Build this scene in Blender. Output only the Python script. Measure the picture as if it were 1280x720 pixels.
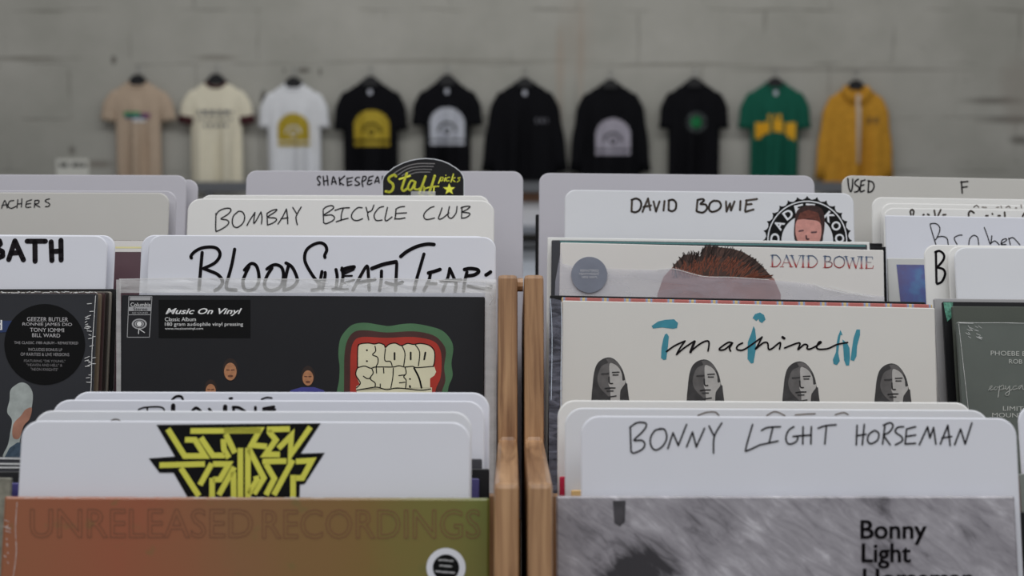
import bpy, bmesh, math, random
from mathutils import Vector, Matrix
random.seed(7)
for o in list(bpy.data.objects): bpy.data.objects.remove(o)
scene = bpy.context.scene
COL = scene.collection

# ------------------------------------------------------------------ camera, world, lights, exposure
F = 1800.0; PITCH = math.atan(170/F); H = 1.35
cd = bpy.data.cameras.new('camera'); cam = bpy.data.objects.new('camera', cd); COL.objects.link(cam)
cd.sensor_width = 36; cd.lens = 36*F/1280; cd.clip_start = .05; cd.clip_end = 100
cam.location = (0, 0, H); cam.rotation_euler = (math.pi/2-PITCH, 0, 0)
cd.dof.use_dof = True; cd.dof.focus_distance = 1.27; cd.dof.aperture_fstop = 6.8
scene.camera = cam
w = bpy.data.worlds.new('world'); scene.world = w; w.use_nodes = True
w.node_tree.nodes['Background'].inputs[0].default_value = (.96, .98, 1.0, 1)
w.node_tree.nodes['Background'].inputs[1].default_value = .26
def area(name, loc, sx, sy, power, rot=(0,0,0), col=(.985,.995,1)):
    l = bpy.data.lights.new(name, 'AREA'); l.shape = 'RECTANGLE'; l.size = sx; l.size_y = sy; l.energy = power; l.color = col
    o = bpy.data.objects.new(name, l); COL.objects.link(o); o.location = loc; o.rotation_euler = rot
    return o
area('ceiling_light_front', (0, -1.2, 3.9), 5.0, 1.6, 66, (math.radians(22), 0, 0))
area('ceiling_light_middle', (0, .9, 3.7), 6.0, .8, 62)
area('ceiling_light_wall', (0, 7.0, 4.6), 9.0, 1.2, 158, (math.radians(28), 0, 0))
scene.view_settings.view_transform = 'Standard'; scene.view_settings.look = 'None'
scene.view_settings.gamma = 1; scene.view_settings.use_curve_mapping = False
scene.view_settings.exposure = -0.34

# ------------------------------------------------------------------ helpers
def ray(px, py):
    a = (px-640)/F; b = (360-py)/F; c, s = math.cos(PITCH), math.sin(PITCH)
    return Vector((a, c + s*b, -s + c*b))
def at(px, py, Y):
    d = ray(px, py); return Vector((0,0,H)) + d*(Y/d.y)
def lin(c):
    c /= 255.0
    return c/12.92 if c <= .04045 else ((c+.055)/1.055)**2.4
KE = .60
def alb(rgb, k=KE):
    return tuple(min(.88, lin(c)/k) for c in rgb) + (1,)
MATS = {}
def newmat(name):
    m = bpy.data.materials.new(name); m.use_nodes = True
    nt = m.node_tree; return m, nt, nt.nodes['Principled BSDF']
def N(nt, typ, **kw):
    n = nt.nodes.new(typ)
    for k, v in kw.items():
        if k.startswith('i_'):
            key = k[2:]; key = int(key) if key.isdigit() else key.replace('_', ' ')
            n.inputs[key].default_value = v
        else: setattr(n, k, v)
    return n
def mat(name, rgb, rough=.6, spec=.3, var=.0, scale=30, bump=0, coat=0, k=KE, metal=0):
    """plain material whose colour carries a little procedural variation"""
    if name in MATS: return MATS[name]
    m, nt, b = newmat(name); c = alb(rgb, k)
    b.inputs['Roughness'].default_value = rough; b.inputs['Specular IOR Level'].default_value = spec
    b.inputs['Coat Weight'].default_value = coat; b.inputs['Metallic'].default_value = metal
    tc = N(nt, 'ShaderNodeTexCoord'); no = N(nt, 'ShaderNodeTexNoise', i_Scale=scale, i_Detail=4.0)
    nt.links.new(tc.outputs['Object'], no.inputs['Vector'])
    if var <= 0: var = .03
    r = N(nt, 'ShaderNodeValToRGB')
    r.color_ramp.elements[0].position = .3; r.color_ramp.elements[1].position = .7
    r.color_ramp.elements[0].color = tuple(x*(1-var) for x in c[:3])+(1,)
    r.color_ramp.elements[1].color = tuple(min(1, x*(1+var)) for x in c[:3])+(1,)
    nt.links.new(no.outputs['Fac'], r.inputs['Fac']); nt.links.new(r.outputs['Color'], b.inputs['Base Color'])
    if bump:
        bp = N(nt, 'ShaderNodeBump', i_Strength=bump, i_Distance=.001); nt.links.new(no.outputs['Fac'], bp.inputs['Height'])
        nt.links.new(bp.outputs['Normal'], b.inputs['Normal'])
    MATS[name] = m; return m
def film(name, rgb, fac, var=.3, scale=25, rough=.18, gloss=.25):
    """clear plastic: see-through mixed with a little milky scatter and gloss"""
    if name in MATS: return MATS[name]
    m, nt, b = newmat(name)
    b.inputs['Base Color'].default_value = alb(rgb); b.inputs['Roughness'].default_value = rough
    b.inputs['Specular IOR Level'].default_value = .6
    tr = N(nt, 'ShaderNodeBsdfTransparent'); mx = N(nt, 'ShaderNodeMixShader'); out = nt.nodes['Material Output']
    tc = N(nt, 'ShaderNodeTexCoord'); mp = N(nt, 'ShaderNodeMapping'); mp.inputs['Scale'].default_value = (1, 1, 3)
    no = N(nt, 'ShaderNodeTexNoise', i_Scale=scale, i_Detail=5.0, i_Distortion=1.0)
    r = N(nt, 'ShaderNodeMapRange'); r.inputs['From Min'].default_value = .35; r.inputs['From Max'].default_value = .65
    r.inputs['To Min'].default_value = max(0, fac-var*fac); r.inputs['To Max'].default_value = min(1, fac+var*fac)
    bp = N(nt, 'ShaderNodeBump', i_Strength=.25, i_Distance=.002)
    L = nt.links.new
    L(tc.outputs['Object'], mp.inputs[0]); L(mp.outputs[0], no.inputs['Vector']); L(no.outputs['Fac'], r.inputs['Value'])
    L(no.outputs['Fac'], bp.inputs['Height']); L(bp.outputs['Normal'], b.inputs['Normal'])
    L(r.outputs[0], mx.inputs[0]); L(tr.outputs[0], mx.inputs[1]); L(b.outputs[0], mx.inputs[2]); L(mx.outputs[0], out.inputs['Surface'])
    MATS[name] = m; return m

class MB:
    def __init__(s): s.v = []; s.f = []
    def add(s, vs, fs):
        n = len(s.v); s.v += [tuple(v) for v in vs]; s.f += [tuple(i+n for i in f) for f in fs]
    def box(s, a, b):
        (x0,y0,z0), (x1,y1,z1) = a, b
        s.add([(x0,y0,z0),(x1,y0,z0),(x1,y1,z0),(x0,y1,z0),(x0,y0,z1),(x1,y0,z1),(x1,y1,z1),(x0,y1,z1)],
              [(0,3,2,1),(4,5,6,7),(0,1,5,4),(1,2,6,5),(2,3,7,6),(3,0,4,7)])
    def tube(s, pts, r, n=8):
        rings = []
        for i, p in enumerate(pts):
            p = Vector(p); d = (Vector(pts[min(i+1,len(pts)-1)]) - Vector(pts[max(i-1,0)])).normalized()
            u = d.orthogonal().normalized() if i == 0 else (u - d*u.dot(d)).normalized()
            v = d.cross(u); rr = r[i] if isinstance(r, (list,tuple)) else r
            rings.append([p + (u*math.cos(2*math.pi*k/n) + v*math.sin(2*math.pi*k/n))*rr for k in range(n)])
        base = len(s.v); s.v += [tuple(q) for R in rings for q in R]
        for i in range(len(rings)-1):
            for k in range(n):
                a = base+i*n+k; b = base+i*n+(k+1)%n; s.f.append((a, b, b+n, a+n))
        s.f.append(tuple(base+k for k in reversed(range(n)))); s.f.append(tuple(base+(len(rings)-1)*n+k for k in range(n)))
    def poly(s, pts, y):      # flat polygon in the card plane (facing -y)
        a = sum(pts[i][0]*pts[(i+1)%len(pts)][1]-pts[(i+1)%len(pts)][0]*pts[i][1] for i in range(len(pts)))
        if a < 0: pts = pts[::-1]
        s.add([(x, y, z) for x, z in pts], [tuple(range(len(pts)))])
    def ribbon(s, pts, w, y, caps=True):
        pts = [Vector(p) for p in pts]; ws = w if isinstance(w, list) else [w]*len(pts)
        for i in range(len(pts)-1):
            a, b = pts[i], pts[i+1]; d = b-a
            if d.length < 1e-7: continue
            n = Vector((-d.y, d.x)).normalized()
            s.poly([tuple(a-n*ws[i]/2), tuple(b-n*ws[i+1]/2), tuple(b+n*ws[i+1]/2), tuple(a+n*ws[i]/2)], y)
        for i, p in enumerate(pts):
            if caps or 0 < i < len(pts)-1:
                s.poly([(p.x+ws[i]/2*math.cos(k*math.pi/5), p.y+ws[i]/2*math.sin(k*math.pi/5)) for k in range(10)], y)
    def mitre(s, pts, w, y):
        P = [Vector(p) for p in pts]; n = len(P); Lf = []; Rt = []
        for i in range(n):
            d0 = (P[i]-P[i-1]).normalized() if i else (P[1]-P[0]).normalized()
            d1 = (P[i+1]-P[i]).normalized() if i < n-1 else d0
            n0 = Vector((-d0.y, d0.x)); n1 = Vector((-d1.y, d1.x)); b_ = (n0+n1)
            b_ = b_.normalized() if b_.length > 1e-3 else n0
            k = w/2/max(.34, b_.dot(n0)); Lf.append(P[i]+b_*k); Rt.append(P[i]-b_*k)
        for i in range(n-1): s.poly([tuple(Rt[i]), tuple(Rt[i+1]), tuple(Lf[i+1]), tuple(Lf[i])], y)
    def build(s, name, m, parent=None, smooth=False, weld=False):
        me = bpy.data.meshes.new(name); me.from_pydata(s.v, [], s.f)
        if weld or smooth:
            bm = bmesh.new(); bm.from_mesh(me)
            if weld: bmesh.ops.remove_doubles(bm, verts=bm.verts, dist=1e-5)
            bmesh.ops.recalc_face_normals(bm, faces=bm.faces); bm.to_mesh(me); bm.free()
        if smooth: me.polygons.foreach_set('use_smooth', [True]*len(me.polygons))
        me.materials.append(m)
        o = bpy.data.objects.new(name, me); COL.objects.link(o)
        if parent: o.parent = parent
        return o
def tag(o, label, cat, group=None, kind=None):
    if label: o['label'] = label
    if cat: o['category'] = cat
    if group: o['group'] = group
    if kind: o['kind'] = kind
    return o
def empty(name, loc=(0,0,0)):
    o = bpy.data.objects.new(name, None); COL.objects.link(o); o.location = loc; o.empty_display_size = .05; return o
def smooth_pts(pts, n=5):
    if len(pts) < 3: return [Vector(p) for p in pts]
    P = [Vector(p) for p in pts]; out = []
    for i in range(len(P)-1):
        p0 = P[max(i-1,0)]; p1 = P[i]; p2 = P[i+1]; p3 = P[min(i+2,len(P)-1)]
        for k in range(n):
            t = k/n; out.append(.5*((2*p1)+(p2-p0)*t+(2*p0-5*p1+4*p2-p3)*t*t+(3*p1-p0-3*p2+p3)*t**3))
    out.append(P[-1]); return out
def sc(ox, oy, s, strokes):       # crop coordinates to photo pixels
    return [[(ox+x/s, oy+y/s) for x, y in st] for st in strokes]

# text from the built-in font, as (verts2d, faces, edges)
def text_mesh(body, shear=0, bold=0, fill=True):
    cu = bpy.data.curves.new('t', 'FONT'); cu.body = body; cu.shear = shear; cu.offset = bold; cu.resolution_u = 3
    cu.fill_mode = 'FRONT' if fill else 'NONE'
    if not fill: cu.dimensions = '2D'
    o = bpy.data.objects.new('t', cu); COL.objects.link(o)
    dg = bpy.context.evaluated_depsgraph_get(); dg.update()
    me = o.evaluated_get(dg).to_mesh()
    vs = [(v.co.x, v.co.y) for v in me.vertices]; fs = [tuple(p.vertices) for p in me.polygons]; es = [tuple(e.vertices) for e in me.edges]
    o.evaluated_get(dg).to_mesh_clear(); bpy.data.objects.remove(o); bpy.data.curves.remove(cu)
    return vs, fs, es

# a leaning card or record: top edge placed by depth, base resting on the sloping floor of its tier
SLOPE = .15
FLOORS = {1: (.869, H-.5314), 2: (1.159, H-.4276)}
class Card:
    def __init__(s, name, label, cat, group, xl, yl, xr, yr, Y, tier, lean=14, t=.0014, r=.011, m=None, ch=.0009, part=None, rbot=0):
        A = at(xl, yl, Y); B = at(xr, yr, Y)
        s.ex = (B-A).normalized(); la = math.radians(lean)
        up = Vector((0, math.sin(la), math.cos(la)))
        s.ez = (up - s.ex*up.dot(s.ex)).normalized(); s.ey = s.ez.cross(s.ex).normalized()
        top = (A+B)/2; W = (B-A).length; s.W = W
        y0, z0 = FLOORS[tier]
        s.L = L = (top.z - z0 - SLOPE*(top.y-y0))/(s.ez.z - SLOPE*s.ez.y) - abs(s.ex.z)*W/2
        s.o = top - s.ez*L
        mw = Matrix((s.ex, s.ey, s.ez)).transposed().to_4x4(); mw.translation = s.o
        out = []
        hw = W/2
        if r <= 0: out = [(-hw,0),(hw,0),(hw,L),(-hw,L)]
        else:
            out = [(-hw,0),(hw,0)]
            out += [(hw-r+r*math.cos(k*math.pi/16), L-r+r*math.sin(k*math.pi/16)) for k in range(9)]
            out += [(-hw+r-r*math.sin(k*math.pi/16), L-r+r*math.cos(k*math.pi/16)) for k in range(9)]
        def inset(c):
            cx, cz = 0, L/2
            return [(x*(hw-c)/hw, cz+(z-cz)*(L/2-c)/(L/2)) for x, z in out]
        n = len(out); b = MB(); rings = [(inset(ch), 0), (out, ch*.8), (out, t-ch*.3), (inset(ch*.5), t)]
        for R, y in rings: b.v += [(x, y, z) for x, z in R]
        b.f.append(tuple(range(n)))
        for k in range(3):
            for i in range(n):
                j = (i+1)%n; b.f.append((k*n+j, k*n+i, (k+1)*n+i, (k+1)*n+j))
        b.f.append(tuple(3*n+i for i in reversed(range(n))))
        if part:
            s.root = empty(name); s.body = b.build(part, m, s.root)
        else:
            s.root = s.body = b.build(name, m)
        s.root.matrix_world = mw
        tag(s.root, label, cat, group)
    def loc(s, px, py):
        d = ray(px, py); c = Vector((0,0,H)); t = (s.o-c).dot(s.ey)/d.dot(s.ey); p = c+d*t-s.o
        return (p.dot(s.ex), p.dot(s.ez))
    def pxs(s, px, py): # metres per pixel there
        return abs(s.loc(px+1, py)[0]-s.loc(px, py)[0])
    def strokes(s, name, lst, w, m, off=.0003, parent=None, smooth=True, caps=True, label=None):
        b = MB()
        for st in lst:
            ww = w
            if isinstance(st, tuple): st, ww = st
            pts = [Vector(s.loc(*p)) for p in st]; k = s.pxs(*st[0])
            if len(pts) == 1: pts.append(pts[0]+Vector((k*.3, 0)))
            if smooth: pts = smooth_pts(pts)
            if caps == 'mitre': b.mitre(pts, ww*k, -off)
            else: b.ribbon(pts, ww*k, -off, caps)
        o = b.build(name, m, parent or s.root)
        if label: o['label'] = label
        return o
    def polys(s, name, lst, m, off=.0002, parent=None):
        b = MB()
        for p in lst: b.poly([s.loc(*q) for q in p], -off)
        return b.build(name, m, parent or s.root)
    def rpolys(s, name, lst, m, off=.0002, parent=None):
        out = []
        for p in lst:
            q = smooth_pts([p[-1]]+list(p)+[p[0], p[1]], 4); out.append([tuple(v) for v in q[4:-5]])
        return s.polys(name, out, m, off, parent)
    def disc(s, name, px, py, rpx, m, off=.0003, parent=None, ry=None, n=40):
        ry = ry or rpx
        return s.polys(name, [[(px+rpx*math.cos(2*math.pi*k/n), py+ry*math.sin(2*math.pi*k/n)) for k in range(n)]], m, off, parent)
    def text(s, name, items, m, off=.0004, parent=None, shear=0, bold=0, outline=None, heavy=0):
        """items: (string, x0, y0, x1, y1): the ink fills that pixel box"""
        b = MB()
        for it in items:
            body, x0, y0, x1, y1 = it[:5]
            vs, fs, es = text_mesh(body, shear, bold, outline is None)
            if not vs: continue
            ax = min(v[0] for v in vs); bx = max(v[0] for v in vs); ay = min(v[1] for v in vs); by = max(v[1] for v in vs)
            dy = it[5] if len(it) > 5 else 0
            def mp(v):
                u = (v[0]-ax)/max(1e-6, bx-ax); q = (v[1]-ay)/max(1e-6, by-ay)
                return s.loc(x0+(x1-x0)*u, y1+(y0-y1)*q+dy*u)
            P = [mp(v) for v in vs]
            if outline is None:
                hk = heavy*s.pxs(x0, y0)
                for hx, hz in ([(0,0)] if not heavy else [(-hk,-hk*.6),(hk,-hk*.6),(-hk,hk*.6),(hk,hk*.6),(0,0)]): b.add([(x+hx, -off, z+hz) for x, z in P], fs)
            else:
                k = s.pxs(x0, y0)
                for a, c in es: b.ribbon([P[a], P[c]], outline*k, -off, False)
        return b.build(name, m, parent or s.root)
    def sheet(s, name, x0, y0, x1, y1, m, off, parent=None):
        return s.polys(name, [[(x0,y0),(x1,y0),(x1,y1),(x0,y1)]], m, off, parent)

# ------------------------------------------------------------------ materials
M_white = mat('white_card', (182,183,187), .45, .35, .02, 8)
M_cool = mat('cool_card', (184,185,192), .45, .35, .02, 8)
M_cream = mat('cream_card', (190,189,187), .45, .35, .02, 8)
M_grey = mat('grey_plastic_card', (157,155,161), .4, .4, .02, 8)
M_greyw = mat('warm_grey_card', (162,160,156), .4, .4, .03, 8)
M_ink = mat('marker_ink', (18,14,18), .6, .15)
M_inkb = mat('brown_black_ink', (54,46,40), .5, .3, .35, 60)
M_inkf = mat('faded_ink', (112,104,98), .6, .2, .3, 60)
M_pen = mat('thin_pen_ink', (34,33,37), .6, .15, .2, 60)
M_black = mat('black_jacket', (20,20,22), .4, .25, .1, 20)
M_char = mat('charcoal_jacket', (27,27,30), .4, .25, .12, 10)
M_jwhite = mat('white_jacket', (186,183,180), .4, .4, .02, 9)
M_jwarm = mat('ivory_jacket', (181,179,175), .4, .4, .02, 9)
M_print_w = mat('white_print', (190,190,190), .5, .3)
M_print_g = mat('grey_print', (140,140,142), .5, .3)
M_stk = mat('black_sticker', (9,9,10), .45, .15)
FILM = film('clear_sleeve', (236,238,246), .5, .12, 30)
FILMC = film('thin_clear_sleeve', (190,192,200), .14, .6, 30)
FILMG = film('hazy_sleeve', (150,150,160), .55, .2, 22)
M_glint = mat('sleeve_crease', (225,225,228), .2, .7)  # pale colour standing in for highlights on plastic

def wood(name, c0, c1, c2):
    m, nt, b = newmat(name); L = nt.links.new
    tc = N(nt, 'ShaderNodeTexCoord'); mp = N(nt, 'ShaderNodeMapping'); mp.inputs['Scale'].default_value = (90, 4, 5)
    no = N(nt, 'ShaderNodeTexNoise', i_Scale=2.0, i_Detail=8.0, i_Distortion=.6)
    no2 = N(nt, 'ShaderNodeTexNoise', i_Scale=9.0, i_Detail=3.0)
    r = N(nt, 'ShaderNodeValToRGB'); e = r.color_ramp.elements
    e[0].position = .3; e[0].color = alb(c0); e[1].position = .72; e[1].color = alb(c2); q = e.new(.5); q.color = alb(c1)
    mx = N(nt, 'ShaderNodeMix', data_type='RGBA', blend_type='MULTIPLY'); mx.inputs[0].default_value = .35
    r2 = N(nt, 'ShaderNodeValToRGB'); r2.color_ramp.elements[0].position = .35; r2.color_ramp.elements[1].position = .6
    r2.color_ramp.elements[0].color = (.62,.5,.42,1)
    L(tc.outputs['Object'], mp.inputs[0]); L(mp.outputs[0], no.inputs['Vector']); L(tc.outputs['Object'], no2.inputs['Vector'])
    L(no.outputs['Fac'], r.inputs[0]); L(no2.outputs['Fac'], r2.inputs[0]); L(r.outputs[0], mx.inputs[6]); L(r2.outputs[0], mx.inputs[7])
    L(mx.outputs[2], b.inputs['Base Color']); b.inputs['Roughness'].default_value = .3; b.inputs['Specular IOR Level'].default_value = .5
    bp = N(nt, 'ShaderNodeBump', i_Strength=.15, i_Distance=.001); L(no.outputs['Fac'], bp.inputs['Height']); L(bp.outputs[0], b.inputs['Normal'])
    return m
M_wood = wood('pale_maple', (108,79,57), (141,109,80), (166,133,100))

# ------------------------------------------------------------------ the setting
YW = 10.9
def wall_mat():
    m, nt, b = newmat('painted_block_wall'); L = nt.links.new
    tc = N(nt, 'ShaderNodeTexCoord'); sep = N(nt, 'ShaderNodeSeparateXYZ'); L(tc.outputs['Object'], sep.inputs[0])
    cmb = N(nt, 'ShaderNodeCombineXYZ'); L(sep.outputs['X'], cmb.inputs[0]); L(sep.outputs['Z'], cmb.inputs[1])
    wob = N(nt, 'ShaderNodeTexNoise', i_Scale=3.0, i_Detail=4.0); L(cmb.outputs[0], wob.inputs['Vector'])
    add = N(nt, 'ShaderNodeMix', data_type='RGBA', blend_type='LINEAR_LIGHT'); add.inputs[0].default_value = .03
    L(cmb.outputs[0], add.inputs[6]); L(wob.outputs['Color'], add.inputs[7])
    br = N(nt, 'ShaderNodeTexBrick', i_Scale=1.0, i_Mortar_Size=.012, i_Mortar_Smooth=.6, i_Bias=0.0, i_Brick_Width=.95, i_Row_Height=.40)
    br.inputs['Color1'].default_value = (0,0,0,1); br.inputs['Color2'].default_value = (.18,.18,.18,1); br.inputs['Mortar'].default_value = (1,1,1,1)
    L(add.outputs[2], br.inputs['Vector'])
    n1 = N(nt, 'ShaderNodeTexNoise', i_Scale=1.1, i_Detail=6.0, i_Roughness=.6); L(cmb.outputs[0], n1.inputs['Vector'])
    r1 = N(nt, 'ShaderNodeValToRGB'); e = r1.color_ramp.elements
    e[0].position = .3; e[0].color = alb((131,130,123)); e[1].position = .7; e[1].color = alb((152,150,144)); L(n1.outputs['Fac'], r1.inputs[0])
    # seams, broken up by noise
    n2 = N(nt, 'ShaderNodeTexNoise', i_Scale=2.4, i_Detail=5.0); L(cmb.outputs[0], n2.inputs['Vector'])
    mr = N(nt, 'ShaderNodeMapRange'); mr.inputs['From Min'].default_value = .45; mr.inputs['From Max'].default_value = .7; L(n2.outputs['Fac'], mr.inputs['Value'])
    sm = N(nt, 'ShaderNodeMath', operation='MULTIPLY'); L(br.outputs['Fac'], sm.inputs[0]); L(mr.outputs[0], sm.inputs[1])
    sm2 = N(nt, 'ShaderNodeMath', operation='MULTIPLY'); L(sm.outputs[0], sm2.inputs[0]); sm2.inputs[1].default_value = .5
    mx = N(nt, 'ShaderNodeMix', data_type='RGBA'); L(sm2.outputs[0], mx.inputs[0]); L(r1.outputs[0], mx.inputs[6]); mx.inputs[7].default_value = alb((92,88,80))
    # chips
    mp = N(nt, 'ShaderNodeMapping'); mp.inputs['Scale'].default_value = (3.0, 8.0, 1); L(cmb.outputs[0], mp.inputs[0])
    n3 = N(nt, 'ShaderNodeTexNoise', i_Scale=1.5, i_Detail=3.0, i_Roughness=.7); L(mp.outputs[0], n3.inputs['Vector'])
    mr3 = N(nt, 'ShaderNodeMapRange'); mr3.inputs['From Min'].default_value = .66; mr3.inputs['From Max'].default_value = .78; mr3.inputs['To Max'].default_value = .7
    L(n3.outputs['Fac'], mr3.inputs['Value'])
    mx2 = N(nt, 'ShaderNodeMix', data_type='RGBA'); L(mr3.outputs[0], mx2.inputs[0]); L(mx.outputs[2], mx2.inputs[6]); mx2.inputs[7].default_value = alb((84,78,70))
    last = mx2.outputs[2]
    # smears with a place of their own: (px, py, half width m, half height m, colour, strength)
    for px, py, hx, hz, c, st in [(700,85,.035,.42,(136,116,100),.32),(726,70,.03,.45,(136,116,100),.3),(718,40,.14,.3,(136,120,106),.18),
                                  (1240,126,.22,.03,(84,80,74),.7),(1262,150,.26,.035,(84,80,74),.7),(1275,175,.1,.04,(70,66,60),.7),(1270,120,.12,.3,(120,112,104),.4),
                                  (40,73,.28,.02,(96,92,84),.75),(142,75,.02,.035,(70,66,60),.8),(330,124,.028,.07,(52,50,46),.9),(380,88,.05,.02,(66,62,56),.8),(400,90,.012,.03,(66,62,56),.8),(355,88,.012,.02,(66,62,56),.8),(120,205,.14,.035,(96,88,80),.6),(90,188,.025,.035,(80,76,70),.7),(270,72,.2,.02,(98,92,84),.55),(1060,87,.9,.016,(100,96,90),.55),(560,76,.9,.014,(104,100,92),.5),(850,82,.7,.012,(104,100,92),.4)]:
        p = at(px, py, YW)
        cx = N(nt, 'ShaderNodeMath', operation='MULTIPLY_ADD'); cx.inputs[1].default_value = 1/hx; cx.inputs[2].default_value = -p.x/hx
        cz = N(nt, 'ShaderNodeMath', operation='MULTIPLY_ADD'); cz.inputs[1].default_value = 1/hz; cz.inputs[2].default_value = -p.z/hz
        L(sep.outputs['X'], cx.inputs[0]); L(sep.outputs['Z'], cz.inputs[0])
        cc = N(nt, 'ShaderNodeCombineXYZ'); L(cx.outputs[0], cc.inputs[0]); L(cz.outputs[0], cc.inputs[1])
        ln = N(nt, 'ShaderNodeVectorMath', operation='LENGTH'); L(cc.outputs[0], ln.inputs[0])
        n4 = N(nt, 'ShaderNodeMath', operation='MULTIPLY_ADD'); L(n2.outputs['Fac'], n4.inputs[0]); n4.inputs[1].default_value = 1.6; n4.inputs[2].default_value = -.8
        ad = N(nt, 'ShaderNodeMath', operation='ADD'); L(ln.outputs['Value'], ad.inputs[0]); L(n4.outputs[0], ad.inputs[1])
        mr4 = N(nt, 'ShaderNodeMapRange'); mr4.inputs['From Min'].default_value = 1.25; mr4.inputs['From Max'].default_value = .45; mr4.inputs['To Max'].default_value = st
        L(ad.outputs[0], mr4.inputs['Value'])
        m4 = N(nt, 'ShaderNodeMix', data_type='RGBA'); L(mr4.outputs[0], m4.inputs[0]); L(last, m4.inputs[6]); m4.inputs[7].default_value = alb(c); last = m4.outputs[2]
    L(last, b.inputs['Base Color']); b.inputs['Roughness'].default_value = .8
    bp = N(nt, 'ShaderNodeBump', i_Strength=.5, i_Distance=.02, invert=True); L(sm.outputs[0], bp.inputs['Height']); L(bp.outputs[0], b.inputs['Normal'])
    return m
b = MB(); b.box((-9, YW, 0), (9, YW+.2, 5.2)); tag(b.build('wall_back', wall_mat()), None, None, None, 'structure')
b = MB(); b.box((-9, -3, -.1), (9, YW, 0)); tag(b.build('floor', mat('concrete_floor', (118,114,108), .5, .3, .12, 2)), None, None, None, 'structure')

# ------------------------------------------------------------------ wooden record bins
def prism_x(outline, x0, x1, bev=.0035):      # outline in (y, z), extruded along x
    bm = bmesh.new(); a = [bm.verts.new((x0, y, z)) for y, z in outline]; c = [bm.verts.new((x1, y, z)) for y, z in outline]; n = len(a)
    bm.faces.new(a); bm.faces.new(c[::-1])
    for i in range(n): bm.faces.new((a[(i+1)%n], a[i], c[i], c[(i+1)%n]))
    bmesh.ops.recalc_face_normals(bm, faces=bm.faces)
    if bev: bmesh.ops.bevel(bm, geom=list(bm.edges), offset=bev, segments=2, profile=.6, affect='EDGES')
    return bm
def bm_obj(bm, name, m, parent=None):
    me = bpy.data.meshes.new(name); bm.to_mesh(me); bm.free(); me.materials.append(m)
    o = bpy.data.objects.new(name, me); COL.objects.link(o); o.parent = parent; return o
tl = math.tan(math.radians(14))
YB = 1.545      # top line of the rear plane of the side boards, at z = H-.0225
pt = at(640, 343, 1.2); pu = at(640, 552, 1.165); pf = at(640, 604, .92)
side = [(.835, 0), (.835, H-.56), (pf.y, pf.z), (pu.y+.002, pu.z), (pt.y, pt.z), (1.44, pt.z-.06),
        (YB-tl*.17, H-.2), (YB-tl*.42, H-.45), (YB-tl*.42, 0)]
def record_bin(label, xa, xb):
    r = empty('record_bin', ((xa+xb)/2, 1.15, 0)); tag(r, label, 'record bin', 'wooden record bins')
    off = Matrix.Translation(-r.location)
    def part(bm, name):
        bm.transform(off); return bm_obj(bm, name, M_wood, r)
    tb = .0165
    part(prism_x(side, xa, xa+tb), 'side_board'); part(prism_x(side, xb-tb, xb), 'side_board')
    def board(y0, z0, y1, z1, t, name, sl):
        part(prism_x([(y0, z0), (y1, z1), (y1, z1-t), (y0, z0-t)], xa+tb+.0005, xb-tb-.0005, .001), name)
    for tier, (ya, yb) in {1: (.85, 1.075), 2: (1.12, 1.46)}.items():
        y0, z0 = FLOORS[tier]
        board(ya, z0+SLOPE*(ya-y0)-.0032, yb, z0+SLOPE*(yb-y0)-.0032, .012, 'shelf_board', 0)
    part(prism_x([(.838, H-.45), (.85, H-.45), (.828+.01, 0), (.838-.001, 0)], xa+tb+.0005, xb-tb-.0005, .001), 'front_board')
    part(prism_x([(1.115, H-.27), (1.125, H-.27), (1.083, H-.47), (1.073, H-.47)], xa+tb+.0005, xb-tb-.0005, .001), 'riser_board')
    part(prism_x([(1.572, H-.22), (1.586, H-.22), (1.518, H-.50), (1.504, H-.50)], xa, xb+(.0052 if xa < -.1 else 0), .001), 'back_board')
    part(prism_x([(1.505, H-.505), (1.517, H-.505), (1.517, .002), (1.505, .002)], xa, xb+(.0052 if xa < -.1 else 0), .001), 'back_board')
    return r
left_bin = record_bin('pale wooden record bin left of the narrow gap, full of records and divider cards', -.735, .0046)
right_bin = record_bin('pale wooden record bin right of the narrow gap, full of records and divider cards', .0100, .755)
# small dowel bridging the two bins
b = MB(); p = at(652, 356, 1.27)
b.tube([(.0046+k*.00104, p.y, p.z) for k in range(6)], .006, 10)
o = b.build('joining_dowel', M_wood, left_bin); o.matrix_parent_inverse = Matrix.Translation(-left_bin.location)

G_DIV = 'divider cards standing in the bins'; G_REC = 'records standing in the bins'
DC = 'divider card'; RC = 'vinyl record'
def divider(label, xl, yl, xr, yr, Y, tier, m=M_white, part=None, **kw):
    return Card('divider_card', label, DC, G_DIV, xl, yl, xr, yr, Y, tier, m=m, part=part, **kw)
def record(label, xl, yl, xr, yr, Y, tier, m, part='jacket', **kw):
    kw.setdefault('t', .0034); kw.setdefault('r', .0012); kw.setdefault('ch', .0007)
    return Card('vinyl_record', label, RC, G_REC, xl, yl, xr, yr, Y, tier, m=m, part=part, **kw)

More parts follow.
